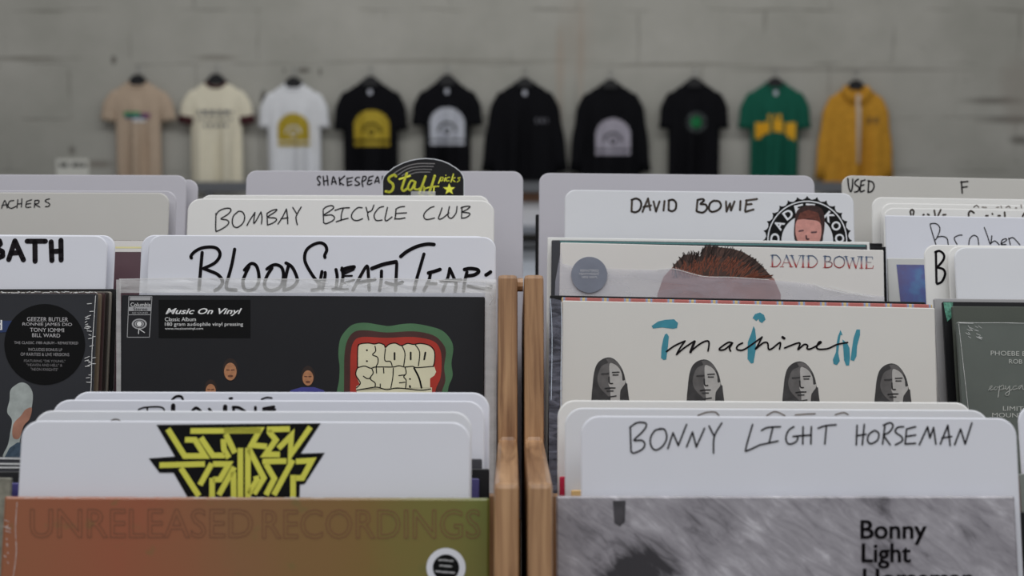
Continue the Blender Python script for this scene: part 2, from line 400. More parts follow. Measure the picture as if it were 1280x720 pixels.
# ================================================================== LEFT BIN, rear tier, middle column
d = divider('tall grey divider card with small capitals partly hidden by the black arched topper', 308, 213, 654, 214, 1.56, 2, M_grey, 'card')
d.strokes('handwriting', sc(390,205,14.22, [
    [(150,245),(140,220),(110,225),(95,260),(120,300),(145,345),(125,375),(105,365)],
    [(200,220),(215,375)],[(270,210),(285,375)],[(215,305),(285,290)],
    [(350,360),(380,225),(430,355)],[(360,320),(425,315)],
    [(485,240),(495,370)],[(580,215),(490,310),(560,372)],
    [(625,250),(630,380)],[(625,262),(720,240)],[(640,320),(705,305)],[(630,385),(705,365)],
    [(845,240),(800,240),(768,285),(830,330),(845,360),(800,380),(765,375)],
    [(905,230),(890,320),(905,400)],[(905,225),(950,220),(965,255),(940,290),(900,310)],
    [(1015,235),(1085,215)],[(1015,240),(1000,300),(985,350),(1020,365),(1065,340)],[(1005,300),(1060,290)],
    [(1115,335),(1165,225),(1195,335)],[(1130,310),(1190,300)],
    [(1250,235),(1260,360)],[(1250,225),(1310,230),(1300,280),(1260,300),(1320,370)]]), 1.75, M_ink)
# staff picks topper
t = Card('shelf_topper', 'black arched Staff picks topper with yellow lettering standing behind a divider card', 'shelf topper', None,
         477, 198, 581, 198, 1.478, 2, t=.0012, r=0, m=FILMC, ch=.0003, part='clear_backing')
bpy.data.objects.remove(t.body)
S8 = lambda st: sc(440,190,8, st)
arch = [(300,760),(300,290),(310,250),(345,210),(420,150),(500,110),(580,82),(660,66),(740,60),(820,66),(900,84),(970,112),(1040,155),(1090,195),(1115,235),(1126,280),(1126,760)]
cx, cy = 713, 330
inner = [(cx+(x-cx)*.975, cy+(y-cy)*.965 if y < 700 else y) for x, y in arch]
def slab(card, name, pts, y0, y1, m):
    P = [card.loc(*q) for q in pts]; n = len(P); b = MB()
    b.v = [(x, y0, z) for x, z in P]+[(x, y1, z) for x, z in P]
    b.f = [tuple(range(n)), tuple(n+i for i in reversed(range(n)))]+[((i+1)%n, i, n+i, n+(i+1)%n) for i in range(n)]
    return b.build(name, m, card.root, weld=True)
slab(t, 'backing_card', S8([arch])[0], 0, .0012, mat('topper_edge', (170,172,176), .4))
face = t.polys('face_print', S8([inner]), mat('topper_black', (22,22,24), .5, .15), .0003)
t.strokes('record_grooves', S8([[(420,215),(520,155),(650,118),(825,118)],[(460,230),(560,168),(680,146),(812,146)],[(500,238),(600,185),(700,174),(795,176)],[(560,235),(650,205),(780,202)]]), 1.3, mat('topper_grey', (104,102,102)), .0005)
YEL = mat('topper_yellow', (232,206,66), .45)
t.strokes('lettering', [ (S8([[(440,245),(420,230),(375,255),(370,285),(410,325),(410,370),(380,400),(340,395)]])[0], 3.2),
    (S8([[(475,272),(580,240)]])[0], 2.4), (S8([[(548,215),(512,320),(500,370),(520,388),(560,360)]])[0], 3.0),
    (S8([[(625,295),(590,290),(562,345),(572,380),(600,368),(635,300),(625,365),(660,375)]])[0], 2.5),
    (S8([[(735,245),(705,330),(672,412)]])[0], 3.0), (S8([[(660,375),(700,352),(722,350),(718,410)]])[0], 1.9),
    (S8([[(828,240),(800,330),(770,412)]])[0], 3.0), (S8([[(722,372),(790,350),(865,345)]])[0], 1.9), (S8([[(822,350),(815,410)]])[0], 1.7),
    (S8([[(680,435),(715,435)]])[0], 1.4), (S8([[(775,433),(810,430)]])[0], 1.4)], 2, YEL, .0007)
t.strokes('small_lettering', S8([[(890,255),(865,315)],[(885,258),(910,255),(905,285),(880,290)],[(935,257),(925,292)],[(938,234)],[(975,255),(950,262),(945,290),(970,290)],[(1015,222),(990,300)],[(1030,258),(1002,272),(1030,298)],[(1080,258),(1060,262),(1075,282),(1055,300)]]), 1.5, YEL, .0007)
star = []
for k in range(10):
    a = -math.pi/2+k*math.pi/5; R = 64 if k % 2 == 0 else 27
    star.append((972+R*math.cos(a), 374+R*.95*math.sin(a)))
t.polys('star', S8([star]), YEL, .0007)
t.polys('clear_clip', S8([[(590,395),(835,395),(835,760),(590,760)]]), FILM, .0011)

d = divider('plain cream divider card just behind the thin-penned three-word card', 250, 243.5, 612, 244.5, 1.462, 2, M_cream)
d = divider('cream divider card with three thin-penned words, right before the black arched topper', 235, 248, 618, 250.5, 1.435, 2, M_cream, 'card', r=.013)
A8 = lambda st: sc(260,240,8, st); B9 = lambda st: sc(340,240,9.143, st); C8 = S8
d.strokes('handwriting', A8([
    [(80,230),(110,190),(170,165),(220,165),(228,190),(190,230),(130,268),(190,280),(208,310),(170,350),(95,390),(78,375),(80,215)],
    [(290,205),(255,240),(243,300),(260,345),(300,352),(350,310),(367,255),(350,205),(310,192),(285,210)],
    [(390,335),(420,280),(470,205)],[(470,205),(460,315),(530,200)],[(530,200),(540,250),(535,318)],
    [(590,215),(595,330)],[(590,215),(640,185),(688,175),(670,200),(600,250),(670,260),(685,280),(650,310),(595,330)],
    [(700,320),(740,260),(785,170)],[(785,170),(795,250),(798,318)],[(730,268),(800,258)],
    [(848,155),(870,190),(885,215)],[(932,150),(895,215),(880,260),(893,328)]])
    + B9([[(585,215),(590,350)],[(585,200),(620,170),(680,155),(705,175),(680,205),(595,265),(680,262),(715,295),(690,330),(620,362),(592,350)],
    [(720,210),(800,185),(885,180)],[(815,190),(795,250),(790,325)],[(735,340),(800,318),(870,300)],
    [(1030,180),(980,180),(925,230),(908,280),(930,318),(980,325),(1035,305)],[(1075,175),(1090,230)],[(1165,150),(1140,210),(1095,240),(1105,318)]])
    + C8([[(315,545),(270,560),(230,610),(222,650),(245,685),(300,680)],[(355,555),(340,620),(330,670),(345,688),(400,650)],
    [(440,575),(435,640),(428,672)],[(440,570),(480,550),(525,545)],[(435,615),(545,608)],[(430,668),(480,668),(530,658)],
    [(820,545),(780,560),(730,605),(718,645),(745,675),(825,660)],[(900,560),(880,620),(865,665),(900,665),(970,610)],
    [(975,545),(960,620),(970,655),(1000,660),(1040,610),(1050,545)],[(1100,550),(1095,650)],[(1090,560),(1130,545),(1180,545),(1150,575),(1105,600),(1170,610),(1175,630),(1140,655),(1095,662)]]), 1.55, M_pen)

divider('plain white divider card, its left edge showing beside the thick marker card', 177, 293.5, 612, 295, 1.262, 2, M_cool)
d = divider('white divider card with large thick black marker words above the clear-sleeved dark record', 186, 293.5, 620, 296, 1.252, 2, M_cool, 'card')
P1 = lambda st: sc(225,280,8, st); P2 = lambda st: sc(360,280,8, st); P3 = lambda st: sc(490,280,8, st)
bl = [(x, 4.1) for x in P1([[(115,340),(112,318),(150,275),(220,240),(310,230),(370,245),(400,290),(390,340),(340,395),(235,445)],[(235,445),(300,470),(370,500),(415,545),(425,590),(390,640),(350,665)],
      [(222,285),(210,420),(200,540),(190,660)],[(547,252),(520,400),(485,530),(465,600),(475,650),(560,660)],
      [(645,460),(690,410),(730,395),(770,430),(790,520),(780,600),(740,650),(680,665),(640,640),(630,570),(655,500),(690,430)],
      [(870,450),(920,415),(970,408),(1020,440),(1035,520),(1010,620),(940,660),(870,655),(845,600),(870,520),(920,440)],
      [(1060,390),(1120,430),(1165,520),(1170,580),(1110,640),(1040,660)],[(1085,420),(1060,520),(1040,660)]])]
bl += [(x, 4.0) for x in P2([[(370,335),(368,310),(388,260),(370,210),(320,188),(250,208),(190,255),(167,320),(180,400),(250,520),(310,600),(300,650),(240,660)],
      [(340,475),(330,530),(310,650)],[(372,485),(370,530),(345,655)],[(480,455),(492,530),(480,640),(450,655)],[(540,440),(550,530),(520,650)],
      [(720,530),(790,420),(805,530),(812,660)],[(720,530),(650,660)],[(690,590),(870,555)],[(935,470),(932,560),(915,665)],[(1088,395),(1082,530),(1075,665)],[(980,585),(1060,605),(1145,582)]])]
bl += [(x, 5) for x in P2([[(540,460),(600,440),(660,430)],[(560,490),(650,450)],[(840,445),(960,402),(1080,378)]])] + [(x, 2.4) for x in P2([[(560,520),(640,518)],[(450,655),(600,650)],[(560,590),(660,560)]])]
bl += [(x, 4.6) for x in P3([[(88,325),(150,275),(250,225),(350,202),(420,205)],[(365,490),(420,475),(480,455)],[(725,455),(780,445),(850,455),(865,480),(820,510),(745,520)],[(940,510),(965,495),(985,480)]])]
bl += [(x, 4.0) for x in P3([[(320,300),(285,420),(250,540),(220,665)],[(385,490),(370,560),(320,665)],[(350,595),(440,595)],[(577,445),(560,530),(510,665)],[(577,445),(615,530),(640,600),(632,670)],[(490,575),(690,560)],[(750,480),(730,560),(715,670)],[(760,620),(880,642),(985,650)],[(985,650),(990,620)]])]
d.strokes('handwriting', bl, 3.5, M_ink)

# record with the bubble lettering in a clear outer sleeve
r = record('dark record in a loose clear sleeve with cream bubble lettering on red and green', 152, 368.5, 606, 371, 1.235, 2, M_char)
jk = r.body
Q = lambda st: sc(410,390,6.544, st)
r.rpolys('green_halo', Q([[(70,900),(71,780),(72,660),(90,560),(95,450),(85,350),(95,240),(130,170),(200,105),(300,88),(420,105),(500,115),(600,100),(700,95),(820,115),(930,150),(1000,220),(1025,300),(1010,420),(1020,520),(990,600),(980,660),(980,780),(980,900)]]), mat('halo_green', (64,96,68), .5, .3, .15), .0002)
r.rpolys('dark_halo', Q([[(130,900),(130,750),(132,550),(135,350),(160,230),(220,160),(320,150),(480,168),(700,158),(860,190),(940,260),(965,330),(950,450),(960,560),(930,660),(930,780),(930,900)]]), mat('halo_dark', (62,36,34), .5, .3, .3), .0003)
r.rpolys('red_halo', Q([[(180,900),(180,750),(182,550),(185,350),(210,245),(280,205),(480,212),(700,205),(860,238),(918,310),(930,420),(920,540),(880,640),(880,760),(880,900)]]), mat('halo_red', (146,44,34), .5, .3, .15), .0004)
r.polys('bubble_letters', Q([[(242,448),(245,290),(265,262),(330,255),(380,262),(420,255),(460,270),(470,290),(500,265),(550,255),(600,275),(650,258),(700,265),(760,258),(830,275),(870,320),(872,400),(860,448)],
    [(245,452),(300,445),(500,448),(870,448),(885,490),(870,520),(835,545),(835,622),(230,642),(232,610),(260,590),(230,520),(232,480)],[(235,638),(320,622),(480,625),(850,618),(850,900),(235,900)]]), mat('bubble_cream', (190,186,160), .5, .3, .06), .0005)
r.strokes('bubble_outlines', [ (x, 1.3) for x in Q([[(242,448),(245,290),(265,262),(330,255),(380,262),(420,255),(460,270),(470,290),(500,265),(550,255),(600,275),(650,258),(700,265),(760,258),(830,275),(870,320),(872,400),(860,448)],
    [(385,280),(390,320),(365,350),(405,370),(410,410),(395,445)],[(470,300),(465,395),(510,405),(525,440)],[(605,275),(630,340),(620,440)],[(715,270),(750,330),(740,440)],
    [(245,455),(300,443),(350,460),(395,450),(530,450),(580,440),(630,450),(690,445),(730,455),(860,445)],[(290,525),(320,545),(350,540)],[(360,465),(370,500),(345,545),(385,580),(385,615)],
    [(395,455),(398,500)],[(455,460),(457,500)],[(428,590),(428,615)],[(535,460),(530,540),(515,620)],[(580,520),(630,515)],[(585,580),(630,575)],[(630,450),(640,500),(620,530),(640,560),(635,620)],
    [(235,640),(320,625),(400,615),(480,635),(560,622),(660,630),(760,640),(840,630)],[(245,455),(232,480),(230,520),(265,580),(235,620)]])]
    + [(x, 2.2) for x in Q([[(545,335),(545,388)],[(677,332),(677,388)],[(797,332),(787,388)],[(318,313)],[(318,402)],[(670,548)],[(670,605),(672,615)],[(705,460),(745,540),(765,620)]])], 1, M_stk, .0006)
st = r.sheet('info_sticker', 198.5, 374.8, 313, 422.3, M_stk, .0003)
r.text('sticker_title', [('Music On Vinyl', 207, 385.3, 302.8, 395)], M_print_w, .0005, st, .35, .02)
r.text('sticker_text', [('Classic Album', 206.3, 396.6, 245, 401.6), ('180 gram audiophile vinyl pressing', 206.3, 403, 304, 408.8), ('www.musiconvinyl.com', 206.3, 409.3, 254, 413)], M_print_w, .0005, st)
V = lambda st: sc(150,360,7.11, st)
r.strokes('label_frame', V([[(80,75),(285,75),(262,438),(65,438),(80,75)],[(73,238),(272,238)]]), .8, M_print_g, .0003, smooth=False)
r.polys('label_bands', V([[(90,80),(275,80),(272,110),(88,110)],[(75,168),(278,168),(276,205),(73,205)]]), M_print_g, .0003)
lb = r.text('label_text', [('Columbia', 163.4, 378.4, 188.6, 383.3)], M_print_w, .0005)
r.text('label_stereo', [('Stereo', 167, 384.4, 184.4, 388.2)], M_stk, .0005)
r.text('label_small_text', [('360 SOUND', 165, 390, 185, 392.3)], M_print_g, .0005)
em = r.disc('label_emblem', 174.3, 405, 9.4, M_print_g, .0003, ry=6.6)
r.disc('emblem_ring', 174.3, 405, 7.2, M_char, .0004, em, 5.2); r.disc('emblem_ring', 174.3, 405, 5.8, M_print_g, .0005, em, 4.4); r.disc('emblem_ring', 174.3, 405, 4.0, M_char, .0006, em, 3.6); r.disc('emblem_centre', 174.3, 405, 3.0, M_print_w, .0007, em, 3)
r.strokes('emblem_legs', V([[(168,362),(166,408)],[(168,362),(220,398)]]), .9, M_print_w, .0005, em)
# three small heads printed on the cover (plain stand-ins)
SK = mat('printed_skin', (150,104,74), .5, .3, .15, 300); SKd = mat('printed_beard', (92,58,44), .5, .3, .2, 300); HR = mat('printed_hair', (40,30,27), .5, .3, .2, 200)
for hx, hy, rw, rh, shirt in [(288,464,8.2,13.5,None),(263.5,488,6.6,11,None),(385,472,7.2,12,(58,58,120))]:
    hp = r.disc('printed_hair', hx, hy-2, rw+1.2, HR, .0002, ry=rh+.6)
    r.disc('printed_face', hx, hy+.5, rw-.4, SK, .0003, hp, rh-2.5)
    r.disc('printed_mouth', hx, hy+rh*.45, rw*.42, SKd, .0004, hp, 1.4)
    r.strokes('printed_brows', [[(hx-rw*.55, hy-rh*.12),(hx-rw*.15, hy-rh*.1)],[(hx+rw*.15, hy-rh*.1),(hx+rw*.55, hy-rh*.12)]], 1.3, SKd, .0004, hp)
    if shirt: r.polys('printed_shirt', [[(hx-25,500),(hx-22,488),(hx-8,484),(hx+8,484),(hx+20,488),(hx+24,500)]], mat('printed_blue', shirt), .00015, hp)
# the loose clear sleeve: hazy flap above the jacket and margins at both sides
b = MB()
for x0, y0, x1, y1, off in [(150,349,620.5,366.5,.0014),(146,350,151.8,700,.0014),(606.5,355,620.5,700,.0014)]:
    nx = 30 if x1-x0 > 60 else 2; pts = []
    b0 = len(b.v)
    for j in range(5):
        for i in range(nx+1):
            X = x0+(x1-x0)*i/nx; Yp = y0+(y1-y0)*j/4 + (random.uniform(-.7,.7) if j == 0 and nx > 2 else 0)
            q = r.loc(X, Yp); b.v.append((q[0], -off-random.uniform(0,.0006), q[1]))
    for j in range(4):
        for i in range(nx): a = b0+j*(nx+1)+i; b.f.append((a, a+nx+1, a+nx+2, a+1))
sl = b.build('plastic_sleeve', FILM, r.root)
cr = []
for k in range(7):
    x = random.uniform(370, 615); y = random.uniform(351, 362); cr.append([(x,y),(x+random.uniform(4,9), y+random.uniform(-2,2))])
cr += [[(150,349.5),(250,348.5),(380,349.5),(500,349),(619,354)],[(612,368),(616,372),(612,380)]]
r.strokes('sleeve_crease_glints', cr, .8, M_glint, .0024, sl)  # glints on the sleeve's wrinkles and rim, drawn as pale strokes

# ================================================================== LEFT BIN, rear tier, left column
divider('grey divider card standing furthest back, a strip of it showing right of the tall card', -95, 223, 248, 224.5, 1.575, 2, M_grey)
divider('tall grey divider card under the small price sign at the left', -112, 217.5, 234, 219, 1.56, 2, M_grey)
divider('white divider card edge peeking out behind the card ending in ACHERS', -150, 237.5, 221, 238.5, 1.478, 2, M_grey)
d = divider('warm grey divider card with pen lettering ending in ACHERS', -158, 240, 212, 241, 1.465, 2, M_greyw, 'card')
d.strokes('handwriting', sc(0,210,4.923, [[(10,248),(30,200),(45,245)],[(12,230),(45,225)],[(85,200),(60,205),(50,235),(70,248),(100,235)],[(110,195),(105,245)],[(135,190),(132,240)],[(108,222),(135,218)],
    [(165,205),(160,240),(190,240)],[(165,205),(195,195)],[(163,222),(190,218)],[(215,200),(212,242)],[(215,200),(240,200),(235,218),(215,222),(245,240)],[(305,190),(285,195),(280,205),(305,220),(300,235),(280,238)]]), 1.4, M_pen)
r = record('maroon record with a white top strip and thin yellow line, between two marker cards', -241, 298.5, 181, 300.5, 1.33, 2, mat('maroon_jacket', (76,56,62), .4, .4, .08))
r.polys('white_strip', [[(-241,299.5),(180.5,301),(180.5,315),(-241,314)]], M_jwhite, .0002)
r.polys('yellow_line', [[(-241,307.5),(180.5,308.4),(180.5,310.6),(-241,309.8)]], mat('yellow_line', (196,186,140)), .0003)
divider('white divider card, its rounded corner showing behind the card ending in BATH', -276, 291.5, 144.5, 294, 1.286, 2, M_cool)
d = divider('white divider card with heavy black marker ending in BATH', -290, 293, 135, 294.5, 1.276, 2, M_cool, 'card')
d.strokes('handwriting', sc(0,280,8, [[(-70,165),(-70,365)],[(-70,165),(-5,168),(5,200),(-40,245),(25,275),(28,320),(-70,360)],[(88,355),(150,168),(235,358)],[(115,292),(200,285)],[(272,172),(455,172)],[(350,180),(352,372)],[(512,178),(520,365)],[(610,163),(612,360)],[(520,275),(610,270)]]), 6.4, M_ink, smooth=False)
cols = [((92,80,66), 126.5, 367, 1.238, 'tan'), ((52,34,34), 131, 366, 1.2435, 'dark red'), ((34,28,25), 135.5, 365, 1.249, 'dark brown'), ((116,111,103), 139, 364.5, 1.2545, 'cream'), ((14,13,14), 146, 361, 1.26, 'black')]
for c, xr, y, Y, nm in cols:
    record('%s record edge fanned out behind the charcoal cover with the round black sticker' % nm, xr-.311*1800/Y, y+1.2, xr, y, Y, 2, mat('edge_'+nm.replace(' ','_'), c, .5, .3), part=None)
r = record('shrink-wrapped charcoal record with a large round black sticker at the left edge', -336, 365.5, 121.5, 367, 1.23, 2, mat('slate_jacket', (40,41,45), .4, .25, .12, 10))
st = r.disc('round_sticker', 56, 430.5, 50.5, M_stk, .0004)
Sx = lambda *a: (a[0], a[1]/7.2, 380+a[2]/7.2, a[3]/7.2, 380+a[4]/7.2, .6)
r.text('sticker_names', [Sx('GEEZER BUTLER',245,118,615,155), Sx('RONNIE JAMES DIO',205,167,650,203), Sx('TONY IOMMI',272,215,578,250), Sx('BILL WARD',292,264,543,298)], mat('sticker_silver', (158,156,158)), .0006, st)
r.text('sticker_text', [Sx('THE CLASSIC 1980 ALBUM - REMASTERED',130,336,705,360), Sx('INCLUDES BONUS LP',258,396,562,422), Sx('OF RARITIES & LIVE VERSIONS',188,438,625,466)], mat('sticker_silver2', (130,128,130)), .0006, st)
r.text('sticker_small_text', [Sx('FEATURING "DIE YOUNG,"',218,500,590,526), Sx('"HEAVEN AND HELL" &',242,536,562,560), Sx('"NEON KNIGHTS"',278,574,525,600)], mat('sticker_silver3', (104,102,104)), .0006, st)
r.polys('blue_print', [[(-6,401),(19,401),(12,415),(-6,416)]], mat('blue_print', (34,48,82)), .0003)
r.text('white_print', [('d', -7, 400, 3, 412.5)], M_print_w, .0005)
# pale patch on the cover (a plain stand-in for its picture)
pp = r.rpolys('pale_print', [[(12,500),(13,488),(20,481),(28,478),(36,482),(41,492),(40,508),(36,520),(30,530),(26,545),(24,560),(27,570),(4,572),(10,556),(13,540),(15,525),(9,515)]], mat('pale_print', (142,148,146), .5, .3, .2, 90), .0002)
r.rpolys('salmon_print', [[(32,512),(40,510),(37,524),(30,532),(24,548),(16,546),(17,530),(26,520)]], mat('salmon_print', (140,100,84), .5, .3, .2, 90), .0003, pp)
r.polys('blue_folds', [[(4,575),(12,560),(22,553),(28,554),(28,580),(4,580)]], mat('blue_folds', (52,66,80), .5, .3, .4, 200), .0003, pp)
cr = []
for k in range(30):
    x = random.uniform(106,116); y = random.choice([random.uniform(395,425), random.uniform(440,470), random.uniform(372,486)]); cr.append([(x,y),(x+random.uniform(2,6), y-random.uniform(-1,2.5))])
for k in range(26):
    x = k*4.8+random.uniform(-2,2); cr.append([(x,365.5+random.uniform(-1,1)),(x+random.uniform(2,6),365.8+random.uniform(-1,1))])
cr.append([(120,370),(118,400),(115.5,440),(114.5,480),(112,520)])
r.strokes('shrink_wrap_glints', cr, .75, M_glint, .0012)  # white streaks painted for light glinting on the wrap

# ================================================================== LEFT BIN, front tier
d = divider('white divider card, rearmost of the front left cards, marker tops just showing', 90, 489.5, 612, 490.5, 1.06, 1, M_cool, 'card', r=.0125)
R64 = lambda st: sc(160,480,6.4, st)
d.strokes('handwriting', [(x, 3) for x in R64([[(355,125),(385,100),(425,100),(440,125)],[(815,116),(832,114)]])]+[(x,2.2) for x in R64([[(1070,122),(1110,108),(1150,112)]])], 3, M_ink)
d = divider('white divider card with thick lettering mostly hidden by the next card, second from the rear', 66, 499.5, 606, 501, 1.043, 1, M_cool, 'card', r=.0125)
d.strokes('handwriting', [(x, 2) for x in R64([[(85,205),(130,188),(230,182),(280,192),(295,225)],[(155,188),(155,330)]])]+[(x,5.5) for x in R64([[(362,172),(358,330)],[(778,180),(775,330)]])]
   +[(x,3.5) for x in R64([[(510,222),(545,190),(588,222)],[(650,200),(668,222)],[(845,188),(845,330)],[(840,185),(890,190),(940,222)],[(1020,185),(1018,330)],[(1085,196),(1168,182)],[(1085,212),(1175,205)]])], 3, M_ink)
d = divider('white divider card with a tiny pen arc, directly behind the yellow logo card', 43, 513, 590, 514.5, .992, 1, M_white, 'card', r=.0125)
d.strokes('handwriting', [[(138,527),(142,524.5),(147,524.5),(151,526.5)]], 1.8, M_inkf)
for c, nm, xr, y, Y in [((60,60,64),'dark grey',602.5,573.5,1.022), ((22,22,24),'black',611.5,586,1.012), ((70,66,110),'purple',599,598,1.003)]:
    record('%s record corner peeking out between the yellow logo card and the wooden post' % nm, xr-.305*1800/Y, y, xr, y, Y, 1, mat('edge1_'+nm.replace(' ','_'), c, .4, .4), part=None)
d = divider('white divider card with a jagged yellow and black printed band logo', 27.5, 525.5, 588, 527.5, .967, 1, M_cool, 'card', r=.0125)
lg = d.polys('logo_backing', [[(195.6,531),(401,529),(376,567),(406,566),(381,605),(375,606),(374,640),(245,640),(217,591),(199.4,591),(186,573),(218.7,570.6)]], M_stk, .0002)
E1 = lambda st: sc(170,520,8, st); E2 = lambda st: sc(280,520,8, st)
d.strokes('logo_letters', [(x, 7.0) for x in
   E1([[(320,130),(488,400),(690,400),(590,238),(490,238)],[(650,215),(770,395),(890,395)],[(545,150),(1250,146)],[(900,180),(990,370)],[(875,230),(880,330),(930,420)],
       [(235,492),(690,480)],[(450,520),(630,800)],[(760,475),(640,690)],[(770,480),(930,480),(840,635),(770,635)],[(762,620),(762,900)],[(985,510),(830,790)],[(975,560),(980,900)],[(1045,320),(1045,900)]])
 + E2([[(0,146),(360,140),(275,290),(430,305)],[(430,135),(660,130)],[(445,150),(520,240),(415,385),(560,385)],[(545,325),(675,195),(665,395),(865,110)],
       [(240,320),(240,900)],[(250,330),(400,620),(300,780)],[(320,600),(330,640),(250,780)],[(385,455),(625,450)],[(420,480),(505,625),(420,790)],[(690,440),(500,790)],[(720,455),(880,445),(785,620),(710,620)],[(692,590),(690,900)]])],
   7, mat('logo_yellow', (178,176,70), .5, .3, .06), .0004, lg, smooth=False, caps='mitre')

def cover_mix(name, stops, scale, vec=(1,0,0), k=.05):
    m, nt, b = newmat(name); L = nt.links.new
    tc = N(nt, 'ShaderNodeTexCoord'); sep = N(nt, 'ShaderNodeSeparateXYZ'); L(tc.outputs['Object'], sep.inputs[0])
    no = N(nt, 'ShaderNodeTexNoise', i_Scale=scale, i_Detail=4.0); L(tc.outputs['Object'], no.inputs['Vector'])
    ma = N(nt, 'ShaderNodeMath', operation='MULTIPLY_ADD'); ma.inputs[1].default_value = 1/.31; ma.inputs[2].default_value = .5; L(sep.outputs['X'], ma.inputs[0])
    m2 = N(nt, 'ShaderNodeMath', operation='MULTIPLY_ADD'); m2.inputs[1].default_value = k*8; L(no.outputs['Fac'], m2.inputs[0]); L(ma.outputs[0], m2.inputs[2])
    m3 = N(nt, 'ShaderNodeMath', operation='SUBTRACT'); m3.inputs[1].default_value = k*4; L(m2.outputs[0], m3.inputs[0])
    r = N(nt, 'ShaderNodeValToRGB'); e = r.color_ramp.elements
    e[0].position = stops[0][0]; e[0].color = alb(stops[0][1]); e[1].position = stops[-1][0]; e[1].color = alb(stops[-1][1])
    for p, c in stops[1:-1]: q = e.new(p); q.color = alb(c)
    L(m3.outputs[0], r.inputs[0])
    n2 = N(nt, 'ShaderNodeTexNoise', i_Scale=70.0, i_Detail=3.0); L(tc.outputs['Object'], n2.inputs['Vector'])
    mr = N(nt, 'ShaderNodeMapRange'); mr.inputs['From Min'].default_value=.62; mr.inputs['From Max'].default_value=.72; mr.inputs['To Max'].default_value=.35; L(n2.outputs['Fac'], mr.inputs['Value'])
    mx = N(nt, 'ShaderNodeMix', data_type='RGBA'); L(mr.outputs[0], mx.inputs[0]); L(r.outputs[0], mx.inputs[6]); mx.inputs[7].default_value = alb((84,86,46))
    L(mx.outputs[2], b.inputs['Base Color']); b.inputs['Roughness'].default_value = .35; b.inputs['Coat Weight'].default_value = .25; b.inputs['Coat Roughness'].default_value = .15
    return m
M_orange = cover_mix('orange_green_cover', [(0,(124,76,52)),(.25,(126,72,50)),(.5,(114,80,52)),(.75,(106,84,44)),(1,(92,96,44))], 12, k=.045)
r = record('orange and green record with outlined words UNRELEASED RECORDINGS, front left', 5.5, 620.5, 612, 622.5, .945, 1, M_orange, ch=.0016, t=.0045)
r.text('title_lettering', [('UNRELEASED', 38, 636, 316, 672), ('RECORDINGS', 328, 637, 600, 673)], mat('outline_ink', (102,68,50)), .0003, bold=.02, outline=1.0)
st = r.disc('round_sticker', 557.5, 709.5, 24.5, M_cool, .0004)
ic = r.disc('sticker_centre', 557.5, 709.5, 16.5, M_stk, .0006, st)
r.strokes('sticker_marks', [[(549,700),(552,700)],[(554,700),(560,700.5)],[(562,701),(566,701)],[(550,707),(553,707)],[(555,707.3),(564,708)],[(545,714),(551,714.5)],[(553,715),(560,715.3)],[(562,715.5),(568,716)]], 2.2, M_print_g, .0008, ic, smooth=False)
cr = [[(22,628),(20,660),(21,690),(17,722)]]
for k in range(30): x = random.uniform(30,600); cr.append([(x,621.5+random.uniform(-.6,1.2)),(x+random.uniform(4,16),621.8+random.uniform(-.6,1.2))])
for k in range(14): y = random.uniform(640,718); cr.append([(8+random.uniform(-3,3),y),(11+random.uniform(-3,3),y+2)])
r.strokes('shrink_wrap_glints', cr, .9, film('wrap_crease_glint', (235,215,205), .45, .4, 80), .001)  # shine along the wrapped edges, put in as pale strokes

# far-left front column
r = record('dark record with a shiny plastic edge at the far left, behind the orange record', -540, 571, 27.5, 571.5, 1.0, 1, mat('edge_slate', (48,48,54), .3, .5), t=.0045)
r.strokes('sleeve_edge_shine', [[(-100,572.5),(0,573),(26,573.5)],[(-100,579),(26,580)],[(-100,584),(26,584.5)]], 1.8, M_glint, .0012)  # shiny bands of the plastic edge, painted as pale lines
record('black record under the shiny plastic edge at the far left', -540, 589, 26, 589, .985, 1, mat('edge_black2', (26,26,28), .4, .4), part=None)
record('purple record corner at the far left, beside the yellow logo card', -540, 603, 25.5, 603.5, .975, 1, mat('edge_purple2', (66,62,112), .4, .4), part=None)
record('beige-edged record cut by the left border of the photo', -560, 596.5, 14, 597, .962, 1, mat('edge_beige', (110,108,98), .4, .4, .3, 150), part=None)

# ================================================================== RIGHT BIN, rear tier, left column
divider('tall grey divider card behind the card lettered in brown-black capitals', 674, 216, 1018, 219.5, 1.56, 2, M_grey)
record('black record standing furthest back, a sliver at the tall grey card by the gap', 669.5, 268, 1012, 271, 1.567, 2, M_black, part=None, lean=14, t=.002)
d = divider('white divider card with brown-black capitals and a round toothed face emblem', 706, 237, 1067, 241.5, 1.485, 2, M_white, 'card')
D8 = lambda st: sc(780,225,8, st); D7 = lambda st: sc(930,225,8, st)
d.strokes('handwriting', D8([[(80,200),(75,315)],[(75,200),(120,185),(160,205),(172,250),(155,300),(115,322),(80,315)],[(185,318),(240,185)],[(240,185),(262,300)],[(195,270),(270,255)],[(295,215),(320,315)],[(320,315),(355,215)],[(405,210),(395,305)],
    [(448,210),(445,300)],[(445,205),(490,198),(520,230),(515,290),(480,312),(445,300)],[(735,200),(725,310)],[(735,200),(780,190),(800,205),(765,240),(815,245),(830,285),(790,325),(730,315)],
    [(900,205),(860,235),(850,290),(880,318),(940,300),(970,260),(950,215),(900,208)],[(1020,215),(1025,315)],[(1025,315),(1060,235)],[(1060,235),(1070,305)],[(1070,305),(1105,215)],[(1165,210),(1160,300)]])
    + D7([[(25,210),(10,310)],[(20,205),(130,190)],[(30,245),(75,240)],[(15,318),(95,295)]]), 2.6, M_inkb)
ec = (632, 607)
gear = []
nt_ = 28
for k in range(nt_):
    a0 = 2*math.pi*k/nt_
    for fr, R in ((0, 448), (.16, 425), (.5, 412), (.84, 425)): a = a0+fr*2*math.pi/nt_; gear.append((ec[0]+R*math.sin(a), ec[1]-R*math.cos(a)))
